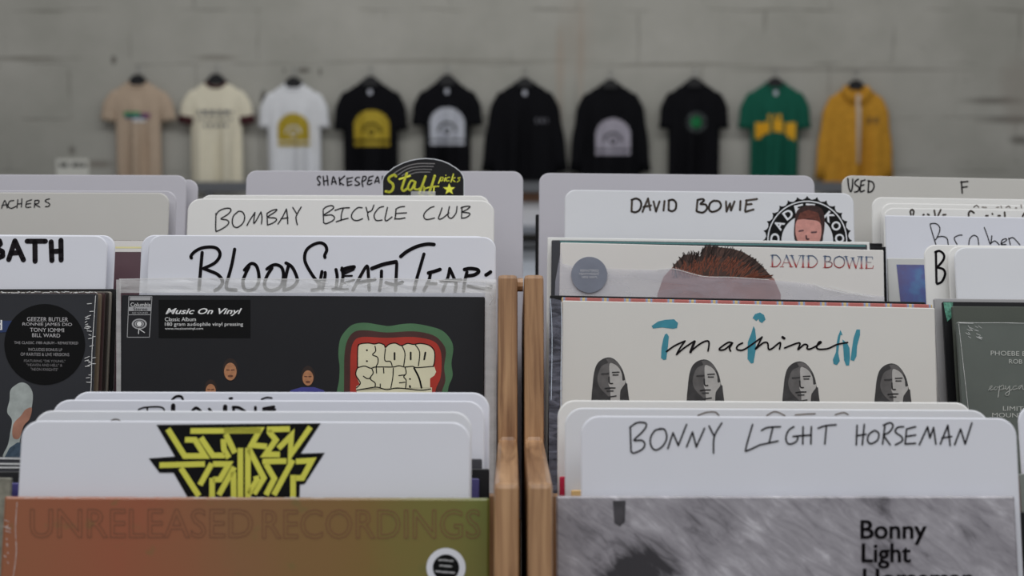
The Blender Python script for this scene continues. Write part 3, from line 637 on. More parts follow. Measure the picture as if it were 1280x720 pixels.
em = d.polys('emblem_badge', D7([gear]), M_stk, .0002)
def annulus(card, name, R0, R1, m, off, parent):
    b = MB(); n = 60
    for k in range(n):
        q = []
        for R, kk in ((R0,k),(R1,k),(R1,k+1),(R0,k+1)):
            a = 2*math.pi*kk/n; q.append(card.loc(930+(ec[0]+R*math.sin(a))/8, 225+(ec[1]-R*math.cos(a))/8))
        b.poly(q, -off)
    return b.build(name, m, parent)
annulus(d, 'emblem_ring', 388, 400, M_white, .0004, em)
d.polys('emblem_field', D7([[(ec[0]+258*math.sin(2*math.pi*k/60), ec[1]-258*math.cos(2*math.pi*k/60)) for k in range(60)]]), M_white, .0004, em)
b = MB()
for ch, ang in [('D',-85),('A',-61),('D',-36),('E',-14),('T',5),('K',43),('O',63),('O',86)]:
    vs, fs, es = text_mesh(ch, 0, .03)
    ax = min(v[0] for v in vs); bx = max(v[0] for v in vs); by = max(v[1] for v in vs); a = math.radians(ang)
    P = []
    for x, y in vs:
        u = ((x-ax)/(bx-ax)-.5)*92; q = 282+(y/by)*88
        P.append(d.loc(930+(ec[0]+q*math.sin(a)+u*math.cos(a))/8, 225+(ec[1]-q*math.cos(a)+u*math.sin(a))/8))
    b.add([(x, -.0005, z) for x, z in P], fs)
b.build('emblem_lettering', M_white, em)
hp = d.rpolys('emblem_hair', D7([[(500,560),(505,420),(520,330),(560,280),(630,258),(700,255),(770,285),(800,350),(805,450),(790,560),(760,620),(540,620)]]), mat('emblem_hair', (42,24,23), .5, .3, .4, 300), .0007, em)
d.rpolys('emblem_face', D7([[(512,520),(520,420),(560,392),(640,398),(730,410),(768,450),(772,540),(755,610),(720,680),(560,680),(530,600)]]), mat('emblem_face', (170,120,112), .5, .3, .12, 200), .0008, em)
d.polys('emblem_fringe', D7([[(530,400),(560,330),(640,300),(740,330),(770,430),(730,405),(640,385)]]), mat('emblem_fringe', (84,44,36), .5, .3, .3, 300), .0009, em)
d.strokes('emblem_eyes', D7([[(550,512),(590,505)],[(675,525),(720,522)],[(620,560),(625,590),(645,592)]]), 2, mat('emblem_eyes', (84,60,64)), .001, em)

record('black record edge at the right end, behind the card stack with the portrait hair cover', 716, 301, 1103, 304, 1.464, 2, M_black, part=None, t=.003)
record('second black record edge peeking out right of the portrait hair cover', 721, 305, 1110, 308.5, 1.4555, 2, M_black, part=None, t=.003)
record('off-white record with a pale left spine, directly before the emblem divider card', 684.5, 296.5, 1087, 302.5, 1.447, 2, mat('offwhite_jacket', (200,196,190), .4, .4), part=None, t=.004)
r = record('dark record with a teal top line behind the portrait hair cover', 689.5, 300, 1084, 305.5, 1.437, 2, mat('dark_slate', (46,47,52), .4, .4))
r.polys('teal_line', [[(700,301.3),(1082,306.3),(1082,308.5),(700,303.5)]], mat('teal_line', (74,112,112)), .0003)
r = record('ivory record with a printed crop of red-brown hair and spaced serif title', 700.5, 303, 1104.5, 312.5, 1.385, 2, M_jwhite)
X4 = lambda st: sc(820,290,4.267, st)
hm = mat('cover_hair', (62,44,38), .5, .3, .35, 160)
r.polys('printed_forehead', X4([[(5,600),(8,330),(40,240),(90,185),(300,150),(560,190),(630,250),(665,330),(670,600)]]), mat('cover_skin', (132,98,92), .5, .3, .12, 60), .00015)
hp = r.polys('printed_hair', X4([[(90,182),(120,150),(150,120),(200,120),(235,130),(250,95),(275,75),(330,80),(400,88),(460,105),(520,140),(570,185),(620,245),(560,252),(400,242),(250,232)]]), hm, .0003)
hs = []; hs2 = []
for k in range(230):
    u = random.random(); a = X4([[(95+520*u, 190+60*u)]])[0][0]
    top = [(90,182),(150,118),(200,105),(235,110),(275,72),(330,76),(400,85),(460,102),(520,136),(570,182),(622,245)]
    i = min(9, int(u*10)); f = u*10-i; tx = top[i][0]+(top[i+1][0]-top[i][0])*f; ty = top[i][1]+(top[i+1][1]-top[i][1])*f - random.uniform(-6,10)
    red = random.random() < .45
    if red: ty += random.uniform(45, 80)
    bx = 150+(tx-150)*.85+random.uniform(-20,20); by = min(245, ty+random.uniform(30,90)); ty = min(ty, by-12)
    tx += random.uniform(-12,8)
    q = X4([[(bx,by),((bx+tx)/2+random.uniform(-5,5),(by+ty)/2),(tx,ty)]])[0]
    (hs2 if red else hs).append(q)
r.strokes('dark_strands', hs, .8, mat('dark_strand', (44,34,32)), .0004, hp); r.strokes('red_strands', [q for q in hs2], .8, mat('red_strand', (116,66,50)), .0005, hp)
# serif title: thick and thin strokes with feet
def serif(letter):
    T, n = 1.9, .7
    G = {'D': [([(.15,0),(.15,1)],T),([(.15,1),(.6,.97),(.95,.5),(.6,.03),(.15,0)],1.2)],
         'A': [([(.08,0),(.5,1)],n),([(.5,1),(.92,0)],T),([(.24,.36),(.74,.36)],n)],
         'V': [([(.08,1),(.5,0)],T),([(.5,0),(.92,1)],n)], 'I': [([(.5,0),(.5,1)],T)],
         'B': [([(.15,0),(.15,1)],T),([(.15,1),(.65,.95),(.75,.75),(.55,.53),(.15,.53)],1.1),([(.5,.53),(.88,.42),(.85,.12),(.5,0),(.15,0)],1.2)],
         'O': [([(.5,1),(.15,.85),(.03,.5),(.15,.15),(.5,0),(.85,.15),(.97,.5),(.85,.85),(.5,1)],1.3)],
         'W': [([(.04,1),(.28,0)],T),([(.28,0),(.5,.85)],n),([(.5,.85),(.72,0)],T),([(.72,0),(.96,1)],n)],
         'E': [([(.15,0),(.15,1)],T),([(.0,1),(.85,1),(.88,.8)],n),([(.15,.52),(.7,.52)],n),([(.0,0),(.9,0),(.96,.22)],n)]}[letter]
    sf = {'D': [(.15,0),(.15,1)], 'A': [(.08,0),(.92,0)], 'V': [(.08,1),(.92,1)], 'I': [(.5,0),(.5,1)], 'B': [(.15,0),(.15,1)], 'O': [], 'W': [(.04,1),(.5,.9),(.96,1)], 'E': []}[letter]
    return G, sf
ss = []
for ch, x0, x1 in zip('DAVIDBOWIE', [963.5,976,988.5,1001,1008.5,1029.5,1042,1056.5,1074,1081.5], [976.5,990,1002,1006.5,1022.5,1041,1056,1075,1079.5,1092]):
    G, sf = serif(ch); yb = 333.2+(x0-963)/129*2.3; hh = 14.2
    mp = lambda p: (x0+(x1-x0)*p[0], yb-hh*p[1])
    for pts, wd in G: ss.append(([mp(p) for p in (pts if len(pts) < 4 or ch == 'E' else [tuple(v) for v in smooth_pts(pts, 4)])], wd*1.05))
    for p in sf: q = mp(p); ss.append(([(q[0]-2.4, q[1]),(q[0]+2.4, q[1])], .7))
def title_mat():
    m, nt, b = newmat('title_fade'); L = nt.links.new
    tc = N(nt, 'ShaderNodeTexCoord'); sp = N(nt, 'ShaderNodeSeparateXYZ'); L(tc.outputs['Generated'], sp.inputs[0])
    r_ = N(nt, 'ShaderNodeValToRGB'); e = r_.color_ramp.elements; e[0].position = .25; e[0].color = alb((150,56,56)); e[1].position = .75; e[1].color = alb((70,86,112)); q = e.new(.5); q.color = alb((140,120,124))
    L(sp.outputs['Z'], r_.inputs[0]); L(r_.outputs[0], b.inputs['Base Color']); return m
r.strokes('title_lettering', ss, 1, title_mat(), .0003, smooth=False)
st = r.disc('round_sticker', 736.4, 344, 22.5, mat('grey_sticker', (104,108,120), .35, .4, .12, 40), .0024)
r.text('sticker_text', [('REMASTERED', 725.3, 337.3, 748.2, 340.3), ('HEAVYWEIGHT', 724, 341.3, 749, 344.4), ('180G VINYL', 727, 345.5, 746.8, 348.3)], mat('silver_text', (165,165,170)), .0027, st)
fm = r.polys('plastic_sleeve', [[(690,500),(694,352),(701.5,310),(703,330),(720,334),(780,337),(820,338),(841,336),(880,346),(915,347),(960,350),(1010,355),(1060,366),(1105,371),(1106,500)]], film('wavy_sleeve', (170,170,182), .34, .2, 18), .0016)
r.strokes('sleeve_crease_glints', X4([[(835,275),(900,305),(1000,325),(1160,348)],[(920,290),(1000,312),(1100,336)],[(0,205),(90,198),(250,238),(400,243),(600,256)]]), .7, M_glint, .0022, fm)  # specular highlights of the wavy film, drawn as white lines

record('black record with a thin dark top edge, first behind the four-heads cover', 687.5, 369, 1157, 377.5, 1.222, 2, M_black, part=None, t=.003)
def checks():
    m, nt, b = newmat('chequered_edge'); L = nt.links.new
    tc = N(nt, 'ShaderNodeTexCoord'); wv = N(nt, 'ShaderNodeTexWave', i_Scale=17.0, i_Distortion=.3); L(tc.outputs['Object'], wv.inputs['Vector'])
    r_ = N(nt, 'ShaderNodeValToRGB'); e = r_.color_ramp.elements; r_.color_ramp.interpolation = 'CONSTANT'
    e[0].position = 0; e[0].color = alb((150,84,80)); e[1].position = .96; e[1].color = alb((172,150,104)); q = e.new(.62); q.color = alb((152,98,92)); q = e.new(.8); q.color = alb((120,130,160))
    L(wv.outputs['Fac'], r_.inputs[0]); L(r_.outputs[0], b.inputs['Base Color']); return m
record('record with a red chequered top edge directly behind the four-heads cover', 702, 371.5, 1165.5, 380.5, 1.2135, 2, checks(), part=None, t=.003)
r = record('ivory record in a clear sleeve with teal brush letters and four grey stone heads', 703, 375.5, 1168.5, 385, 1.205, 2, M_jwarm)
W3 = lambda st: sc(800,385,8, st); W4 = lambda st: sc(940,385,8, st)
TEAL = mat('brush_teal', (52,116,132), .5, .3, .1, 120)
for q_ in (W3([[(115,180),(180,135),(250,118),(340,112),(380,150),(370,200),(330,208),(220,195),(130,205)],[(250,262),(270,255),(288,285),(280,380),(262,515),(235,520),(210,500),(215,400),(232,310)],
    [(1125,100),(1150,60),(1200,45),(1240,70),(1255,115),(1220,150),(1195,135),(1185,110),(1165,130)],[(1135,180),(1150,210),(1160,290),(1155,430),(1135,550),(1110,555),(1075,510),(1078,340),(1110,260)]])
    + W4([[(885,220),(905,270),(885,270),(870,370),(862,450),(878,530),(850,570),(815,560),(808,515),(840,440),(845,360),(860,280)],[(905,315),(950,350),(975,400),(980,500),(970,575),(940,575),(920,520),(912,400)],[(1045,215),(1080,215),(1080,270),(1050,380),(1045,480),(1020,530),(985,520),(1000,400),(1015,300)]])):
    r.polys('brush_letter', [q_], TEAL, .0002)
r.strokes('script_lettering', [(x, 2.1) for x in W3([[(265,435),(350,375),(450,330)],[(450,330),(400,400),(365,465)],[(365,465),(440,400),(545,330)],[(505,435),(590,365),(660,330),(690,345),(680,430)],
    [(925,350),(880,345),(800,400),(800,420),(850,412),(920,355),(895,400),(905,430)],[(1025,350),(985,370),(965,400),(985,420),(1050,410),(1215,295)]])
    + W4([[(100,290),(60,370),(35,410),(110,350),(155,350),(165,410),(200,405),(280,345),(275,410)],[(325,400),(440,355),(480,355),(460,415),(520,365),(555,375),(550,405),(580,410),(640,380),(690,345),(670,340),(645,390),(670,412),(760,405),(850,365),(955,345)]])]
    + [(x, 3.3) for x in W3([[(545,335),(505,440)]])+W4([[(305,292),(322,303)]])], 2, M_ink, .0004)
HD = mat('stone_dark', (50,49,50), .5, .3, .25, 120); HM = mat('stone_mid', (82,80,80), .5, .3, .2, 120); HL = mat('stone_light', (150,148,146), .5, .3, .1, 120); HS = mat('stone_shade', (168,164,168), .5, .3, .04, 120)
for hx, hy in [(762,447),(881,449.5),(1000.5,452),(1115.5,454.5)]:
    U = lambda st: [[(hx-42+x/8, hy-17+y/8) for x, y in p] for p in st]
    hd = r.rpolys('printed_head', U([[(150,800),(155,540),(165,420),(180,290),(210,200),(270,148),(340,135),(400,165),(450,230),(480,300),(500,390),(515,430),(515,800)]]), HD, .0002)
    r.rpolys('face_shade', U([[(215,330),(250,230),(310,195),(345,195),(345,510),(300,500),(250,450),(222,400)]]), HM, .0003, hd)
    r.rpolys('face_light', U([[(335,200),(380,200),(430,240),(458,300),(465,365),(492,362),(488,400),(460,440),(440,500),(430,800),(350,800),(345,520),(340,440),(325,400),(335,330)]]), HL, .0004, hd)
    r.polys('hair_light', U([[(300,150),(350,142),(400,170),(440,220),(455,260),(420,225),(370,190),(320,185)]]), HM, .0005, hd)
    r.strokes('face_lines', U([[(365,285),(430,282)],[(370,310),(420,310)],[(255,300),(325,295)],[(330,330),(335,390),(365,395)],[(290,445),(340,440),(390,440)],[(310,470),(370,470)],[(330,530),(400,520)]]), 1.6, HD, .0006, hd)
fl = r.polys('plastic_sleeve', [[(686,372),(703,376),(703,700),(686,700)]], film('sleeve_margin', (150,152,170), .22, .6, 60), .001)
r.strokes('sleeve_crease_glints', [[(701.5,378),(702,420),(701,470),(701,510)],[(688,374),(690,420),(689,500)]], .9, mat('glint_blue', (170,180,196), .2, .7), .0018, fl)  # bluish sheen on the sleeve margin, painted as light streaks

# ================================================================== RIGHT BIN, rear tier, right column
LR = 14; LN = 18
d = divider('grey divider card lettered USED and F at the right', 1052, 219, 1396, 226, 1.565, 2, M_greyw, 'card', lean=LR)
K5 = lambda st: sc(1040,210,5.333, st)
d.strokes('handwriting', K5([[(105,70),(112,130),(125,158),(135,130),(138,75)],[(175,75),(155,90),(155,110),(180,130),(172,155),(150,160)],[(195,85),(188,155),(215,150)],[(195,88),(220,80)],[(190,120),(212,112)],[(245,85),(240,160)],[(240,85),(270,95),(280,125),(265,155),(240,162)],[(862,90),(868,168)],[(858,95),(905,90)],[(865,130),(900,125)]]), 1.9, M_ink)
divider('cream divider card standing directly before the card lettered USED', 1089.5, 246, 1452, 252, 1.51, 2, M_cream, lean=LR)
K7 = lambda st: sc(1140,240,7.2, st)
d = divider('cream divider card with only faint brown letter tops showing', 1101, 253.5, 1464, 259.5, 1.498, 2, M_cream, 'card', lean=LR)
d.strokes('handwriting', K7([[(555,138),(580,120),(600,138)],[(630,136),(670,139)],[(760,139),(780,136)],[(800,127),(805,142)],[(845,140),(870,126),(882,142)],[(930,143),(942,143)],[(980,115),(985,143)]]), 1.3, M_inkf)
d = divider('cream divider card with brown-black letter tops behind the thin-penned square card', 1104, 259.5, 1470, 265, 1.487, 2, M_cream, 'card', lean=LR)
d.strokes('handwriting', K7([[(-10,205),(-15,175),(0,158),(15,172),(10,205)],[(100,206),(107,204)],[(140,200),(152,206)],[(200,165),(208,210)],[(258,160),(235,210)],[(278,206),(302,203)],[(510,215),(510,188),(530,170),(557,188)],[(665,213),(682,213)],[(722,195),(725,200)],[(775,213),(792,213)],[(833,182),(835,218)],[(995,218),(1012,190)]]), 2.2, M_inkb)
d = divider('white square-cornered card with loose thin pen lettering, behind the large letter B', 1106.5, 269, 1480, 275, 1.435, 2, M_cool, 'card', lean=LR, r=.001)
d.strokes('handwriting', K7([[(215,475),(165,305),(178,285),(215,285),(245,310),(248,350),(225,410),(205,435)],[(225,405),(280,400),(315,420),(325,475)],[(405,472),(380,415),(420,390),(450,388)],[(510,475),(520,420),(555,390),(590,410),(600,475)],
    [(650,320),(680,400),(705,470),(718,395)],[(705,465),(745,440),(785,475)],[(800,470),(810,435),(840,420),(850,435),(800,470),(845,472)],[(870,415),(885,475)],[(870,425),(910,412),(970,475)]]), 1.3, M_pen)
r = record('grey-white record with a blue and purple cover picture', 1109.5, 322.5, 1511, 328, 1.40, 2, mat('pale_jacket', (170,170,168), .4, .4), lean=LR)
def blues():
    m, nt, b = newmat('blue_picture'); L = nt.links.new
    tc = N(nt, 'ShaderNodeTexCoord'); no = N(nt, 'ShaderNodeTexNoise', i_Scale=45.0, i_Detail=3.0); L(tc.outputs['Object'], no.inputs['Vector'])
    r_ = N(nt, 'ShaderNodeValToRGB'); e = r_.color_ramp.elements; e[0].position = .35; e[0].color = alb((82,80,118)); e[1].position = .7; e[1].color = alb((78,120,154)); q = e.new(.5); q.color = alb((78,88,134))
    L(no.outputs['Fac'], r_.inputs[0]); L(r_.outputs[0], b.inputs['Base Color']); b.inputs['Roughness'].default_value = .35; return m
r.polys('cover_picture', [[(1120.5,330.7),(1500,335),(1510,420),(1130,420)]], blues(), .0003)
d = divider('cream divider card with one large marker letter B', 1154.5, 305.5, 1557, 311, 1.345, 2, M_cream, 'card', lean=LN)
d.strokes('handwriting', sc(1020,290,6.544, [[(980,165),(985,415)],[(975,165),(1010,155),(1045,185),(1040,230),(990,290)],[(990,290),(1040,305),(1055,345),(1030,405),(990,425)]]), 2.9, M_ink)
divider('blank divider card with a rounded corner behind the blank front card at the right', 1184, 307.5, 1592, 311, 1.334, 2, M_cream, lean=LN)
divider('blank white divider card in front of the large letter B', 1192, 309, 1600, 312, 1.322, 2, M_white, lean=LN)
record('grey record spine right of the four-heads cover', 1167.5, 373, 1600, 377, 1.292, 2, mat('edge_grey', (134,133,134), .35, .5), part=None, lean=LN)
r = record('black record with a crumpled green corner wrapper', 1178, 377, 1612, 381, 1.28, 2, M_black, lean=LN)
r.polys('green_corner', [[(1179,378),(1191,378),(1190.5,396),(1184,402),(1181,390)]], mat('green_corner', (74,124,106), .3, .5, .5, 400), .0005)
record('dark green-grey record behind the shrink-wrapped grey-green record', 1190, 382.5, 1628, 386, 1.268, 2, mat('dark_green_jacket', (64,68,62), .4, .3), part=None, lean=LN)
r = record('shrink-wrapped grey-green record with pale serif words at the right edge', 1195.5, 402.5, 1645, 406, 1.25, 2, mat('greygreen_jacket', (78,83,79), .4, .3, .05), lean=LN)
Z = lambda st: sc(1140,370,4.8, st)
GP = mat('pale_grey_print', (152,154,150))
r.text('title_lettering', [('PHOEBE BRIDGERS', 1238.3, 438.5, 1322, 444.3, 1.5), ('ROB MOOSE', 1261, 449, 1310, 454.5, 1), ('LIMIT', 1253.5, 507.8, 1279, 513.3, .5), ('MOUNT', 1240, 516, 1279, 521.5, .5)], GP, .0004)
r.strokes('script_lettering', Z([[(458,565),(475,550),(480,540),(468,545),(466,565),(490,558)],[(500,545),(490,560),(505,562),(510,548),(500,545),(520,548)],[(525,540),(515,608)],[(525,548),(545,535),(548,555),(525,565),(560,555)],[(560,540),(565,562),(585,540)],[(585,540),(580,590),(565,597),(560,585),(600,560)],[(625,540),(608,545),(605,562),(630,555)],[(660,535),(640,545),(640,560),(660,540),(665,562),(680,550)]]), .9, GP, .0005)
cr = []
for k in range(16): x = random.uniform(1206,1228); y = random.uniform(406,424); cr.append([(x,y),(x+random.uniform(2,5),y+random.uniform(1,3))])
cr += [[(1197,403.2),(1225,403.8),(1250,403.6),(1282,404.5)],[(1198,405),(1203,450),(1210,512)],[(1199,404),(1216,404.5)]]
r.strokes('shrink_wrap_glints', cr, .7, film('wrap_glint', (200,202,200), .6, .3, 60), .001)  # corner and edge glints of the wrap, drawn in a pale colour

# ================================================================== RIGHT BIN, front tier
divider('cream divider card, rearmost of the front right cards', 697, 500, 1215, 503, 1.045, 1, M_cream, r=.0125)
rr = record('red-spined record, a red sliver by the wooden post', 699.5, 595.5, 1258, 597, 1.017, 1, mat('edge_red', (172,32,62), .4, .4), part=None)
d = divider('white divider card, second of the front right cards, pen arcs above the next card', 706, 509.5, 1236, 512.5, 1.018, 1, M_white, 'card', r=.0125)
T6 = lambda st: sc(770,510,5.333, st); T7 = lambda st: sc(1000,510,5.333, st)
d.strokes('handwriting', T6([[(545,50),(600,30),(660,27),(685,50)],[(1005,50),(1060,24),(1125,50)],[(1195,46),(1280,39)]])+T7([[(45,40),(100,38)],[(235,44),(290,31),(320,44)]]), 1.7, M_inkf)
record('orange-edged record, a thin orange line at the bottom of the white card', 714, 612.5, 1262, 614, .998, 1, mat('edge_orange', (214,160,110), .4, .4), part=None)
d = divider('white divider card with three penned capital words, directly behind the animal fur cover', 726, 519.5, 1270, 522.5, .977, 1, M_cool, 'card', r=.0125)
d.strokes('handwriting', T6([[(95,130),(100,290)],[(92,130),(140,98),(195,100),(200,125),(170,165),(120,215),(170,215),(192,240),(175,275),(120,300),(100,290)],[(300,140),(260,150),(230,200),(235,255),(265,280),(310,255),(338,200),(325,145),(290,138)],
    [(345,270),(380,165)],[(380,165),(415,250)],[(415,250),(470,110)],[(470,260),(510,160)],[(510,160),(535,260)],[(535,260),(590,135)],[(620,120),(650,180)],[(705,100),(655,190),(650,300)],[(910,110),(865,270),(880,282),(960,245)],
    [(970,150),(1010,130),(1095,125)],[(1045,130),(1020,235)],[(965,245),(1080,220)],[(1185,125),(1150,150),(1132,200),(1150,240),(1200,225),(1210,190),(1180,190),(1225,185)]])
    + T7([[(20,125),(18,240)],[(75,125),(72,240)],[(5,185),(75,180)],[(120,135),(170,118),(240,112)],[(175,125),(165,240)],[(380,115),(375,245)],[(428,110),(415,245)],[(375,185),(440,175)],[(495,150),(460,175),(450,215),(470,238),(515,215),(525,170),(500,150)],
    [(565,120),(550,240)],[(555,115),(600,98),(620,120),(595,160),(555,180)],[(555,180),(600,245)],[(690,125),(650,130),(635,160),(675,190),(680,220),(635,245)],[(710,140),(700,240)],[(710,140),(770,125)],[(705,190),(770,180)],[(700,240),(770,235)],
    [(795,245),(850,125)],[(850,125),(865,200)],[(865,200),(890,130)],[(890,130),(905,240)],[(935,240),(985,115)],[(985,115),(1000,250)],[(945,200),(1010,190)],[(1030,245),(1070,140)],[(1070,140),(1100,240)],[(1100,240),(1145,100)]]), 2.1, M_ink)
def fur():
    m, nt, b = newmat('grey_fur_cover'); L = nt.links.new
    tc = N(nt, 'ShaderNodeTexCoord'); sp = N(nt, 'ShaderNodeSeparateXYZ'); L(tc.outputs['Object'], sp.inputs[0])
    cb = N(nt, 'ShaderNodeCombineXYZ'); L(sp.outputs['X'], cb.inputs[0]); L(sp.outputs['Z'], cb.inputs[1])
    mp0 = N(nt, 'ShaderNodeMapping'); mp0.inputs['Rotation'].default_value = (0,0,math.radians(38)); L(cb.outputs[0], mp0.inputs[0])
    mp = N(nt, 'ShaderNodeMapping'); mp.inputs['Scale'].default_value = (40, 150, 1); L(mp0.outputs[0], mp.inputs[0])
    no = N(nt, 'ShaderNodeTexNoise', i_Scale=1.0, i_Detail=4.0, i_Roughness=.65, i_Distortion=.9); L(mp.outputs[0], no.inputs['Vector'])
    n2 = N(nt, 'ShaderNodeTexNoise', i_Scale=24.0, i_Detail=4.0, i_Distortion=.5); L(cb.outputs[0], n2.inputs['Vector'])
    ma = N(nt, 'ShaderNodeMath', operation='MULTIPLY_ADD'); L(n2.outputs['Fac'], ma.inputs[0]); ma.inputs[1].default_value = 1.0; ma.inputs[2].default_value = -.5
    ad = N(nt, 'ShaderNodeMath', operation='ADD'); L(no.outputs['Fac'], ad.inputs[0]); L(ma.outputs[0], ad.inputs[1])
    cx = N(nt, 'ShaderNodeVectorMath', operation='SUBTRACT'); L(cb.outputs[0], cx.inputs[0]); cx.inputs[1].default_value = (-.100, .252, 0)
    sx = N(nt, 'ShaderNodeVectorMath', operation='MULTIPLY'); L(cx.outputs[0], sx.inputs[0]); sx.inputs[1].default_value = (1/.034, 1/.030, 1)
    ln = N(nt, 'ShaderNodeVectorMath', operation='LENGTH'); L(sx.outputs[0], ln.inputs[0])
    dk = N(nt, 'ShaderNodeMapRange'); dk.inputs['From Min'].default_value = .5; dk.inputs['From Max'].default_value = 1.15; dk.inputs['To Min'].default_value = -.62; dk.inputs['To Max'].default_value = 0
    L(ln.outputs['Value'], dk.inputs['Value'])
    ad0 = ad; ad = N(nt, 'ShaderNodeMath', operation='ADD'); L(ad0.outputs[0], ad.inputs[0]); L(dk.outputs[0], ad.inputs[1])
    r_ = N(nt, 'ShaderNodeValToRGB'); e = r_.color_ramp.elements; e[0].position = .05; e[0].color = alb((44,42,46)); e[1].position = .85; e[1].color = alb((170,168,174)); q = e.new(.38); q.color = alb((118,115,121)); q = e.new(.6); q.color = alb((136,133,139))
    L(ad.outputs[0], r_.inputs[0]); L(r_.outputs[0], b.inputs['Base Color']); b.inputs['Roughness'].default_value = .35; b.inputs['Coat Weight'].default_value = .2
    return m
r = record('grey record cover of close-up animal fur, front right', 695, 620, 1268.5, 620, .955, 1, fur(), ch=.0014, t=.0045)
r.polys('dark_print', [[(766,626),(782,626),(781,652),(775,658),(768,654)]], mat('dark_fur_print', (58,56,60), .4, .4, .4, 60), .0002)
def cap_text(card, items, m, parent=None):
    out = []
    for body, x0, x1, ytop, yb in items:
        vs, _, _ = text_mesh(body); ch, _, _ = text_mesh('H')
        cap = max(v[1] for v in ch); k = (yb-ytop)/cap; lo = min(v[1] for v in vs); hi = max(v[1] for v in vs)
        out.append((body, x0, yb-hi*k, x1, yb-lo*k))
    return card.text('title_lettering', out, m, .0005, heavy=.55)
cap_text(r, [('Bonny', 1076, 1157.5, 650.5, 673), ('Light', 1077.5, 1138, 679.5, 702.5), ('Horseman', 1079, 1216, 711, 734)], M_ink)
cr = []
for k in range(26): x = random.uniform(700,1262); cr.append([(x,621+random.uniform(-.6,.8)),(x+random.uniform(6,22),621+random.uniform(-.6,.8))])
r.strokes('shrink_wrap_glints', cr, .9, film('wrap_crease_glint2', (220,220,226), .5, .4, 80), .001)  # sheen along the wrapped top edge, painted as short pale strokes
divider('white divider card cut by the right border of the photo, in the front row', 1271.5, 506, 1800, 508, 1.03, 1, M_cool, lean=17, r=.0125)
record('grey-green record sliver at the right border, beside the fur cover', 1274, 592, 1830, 594, 1.0, 1, mat('edge_greygreen', (104,108,104), .35, .5), part=None, lean=17)
record('black record sliver at the right border, below the grey-green one', 1273, 640, 1830, 641, .965, 1, M_black, part=None, lean=17)

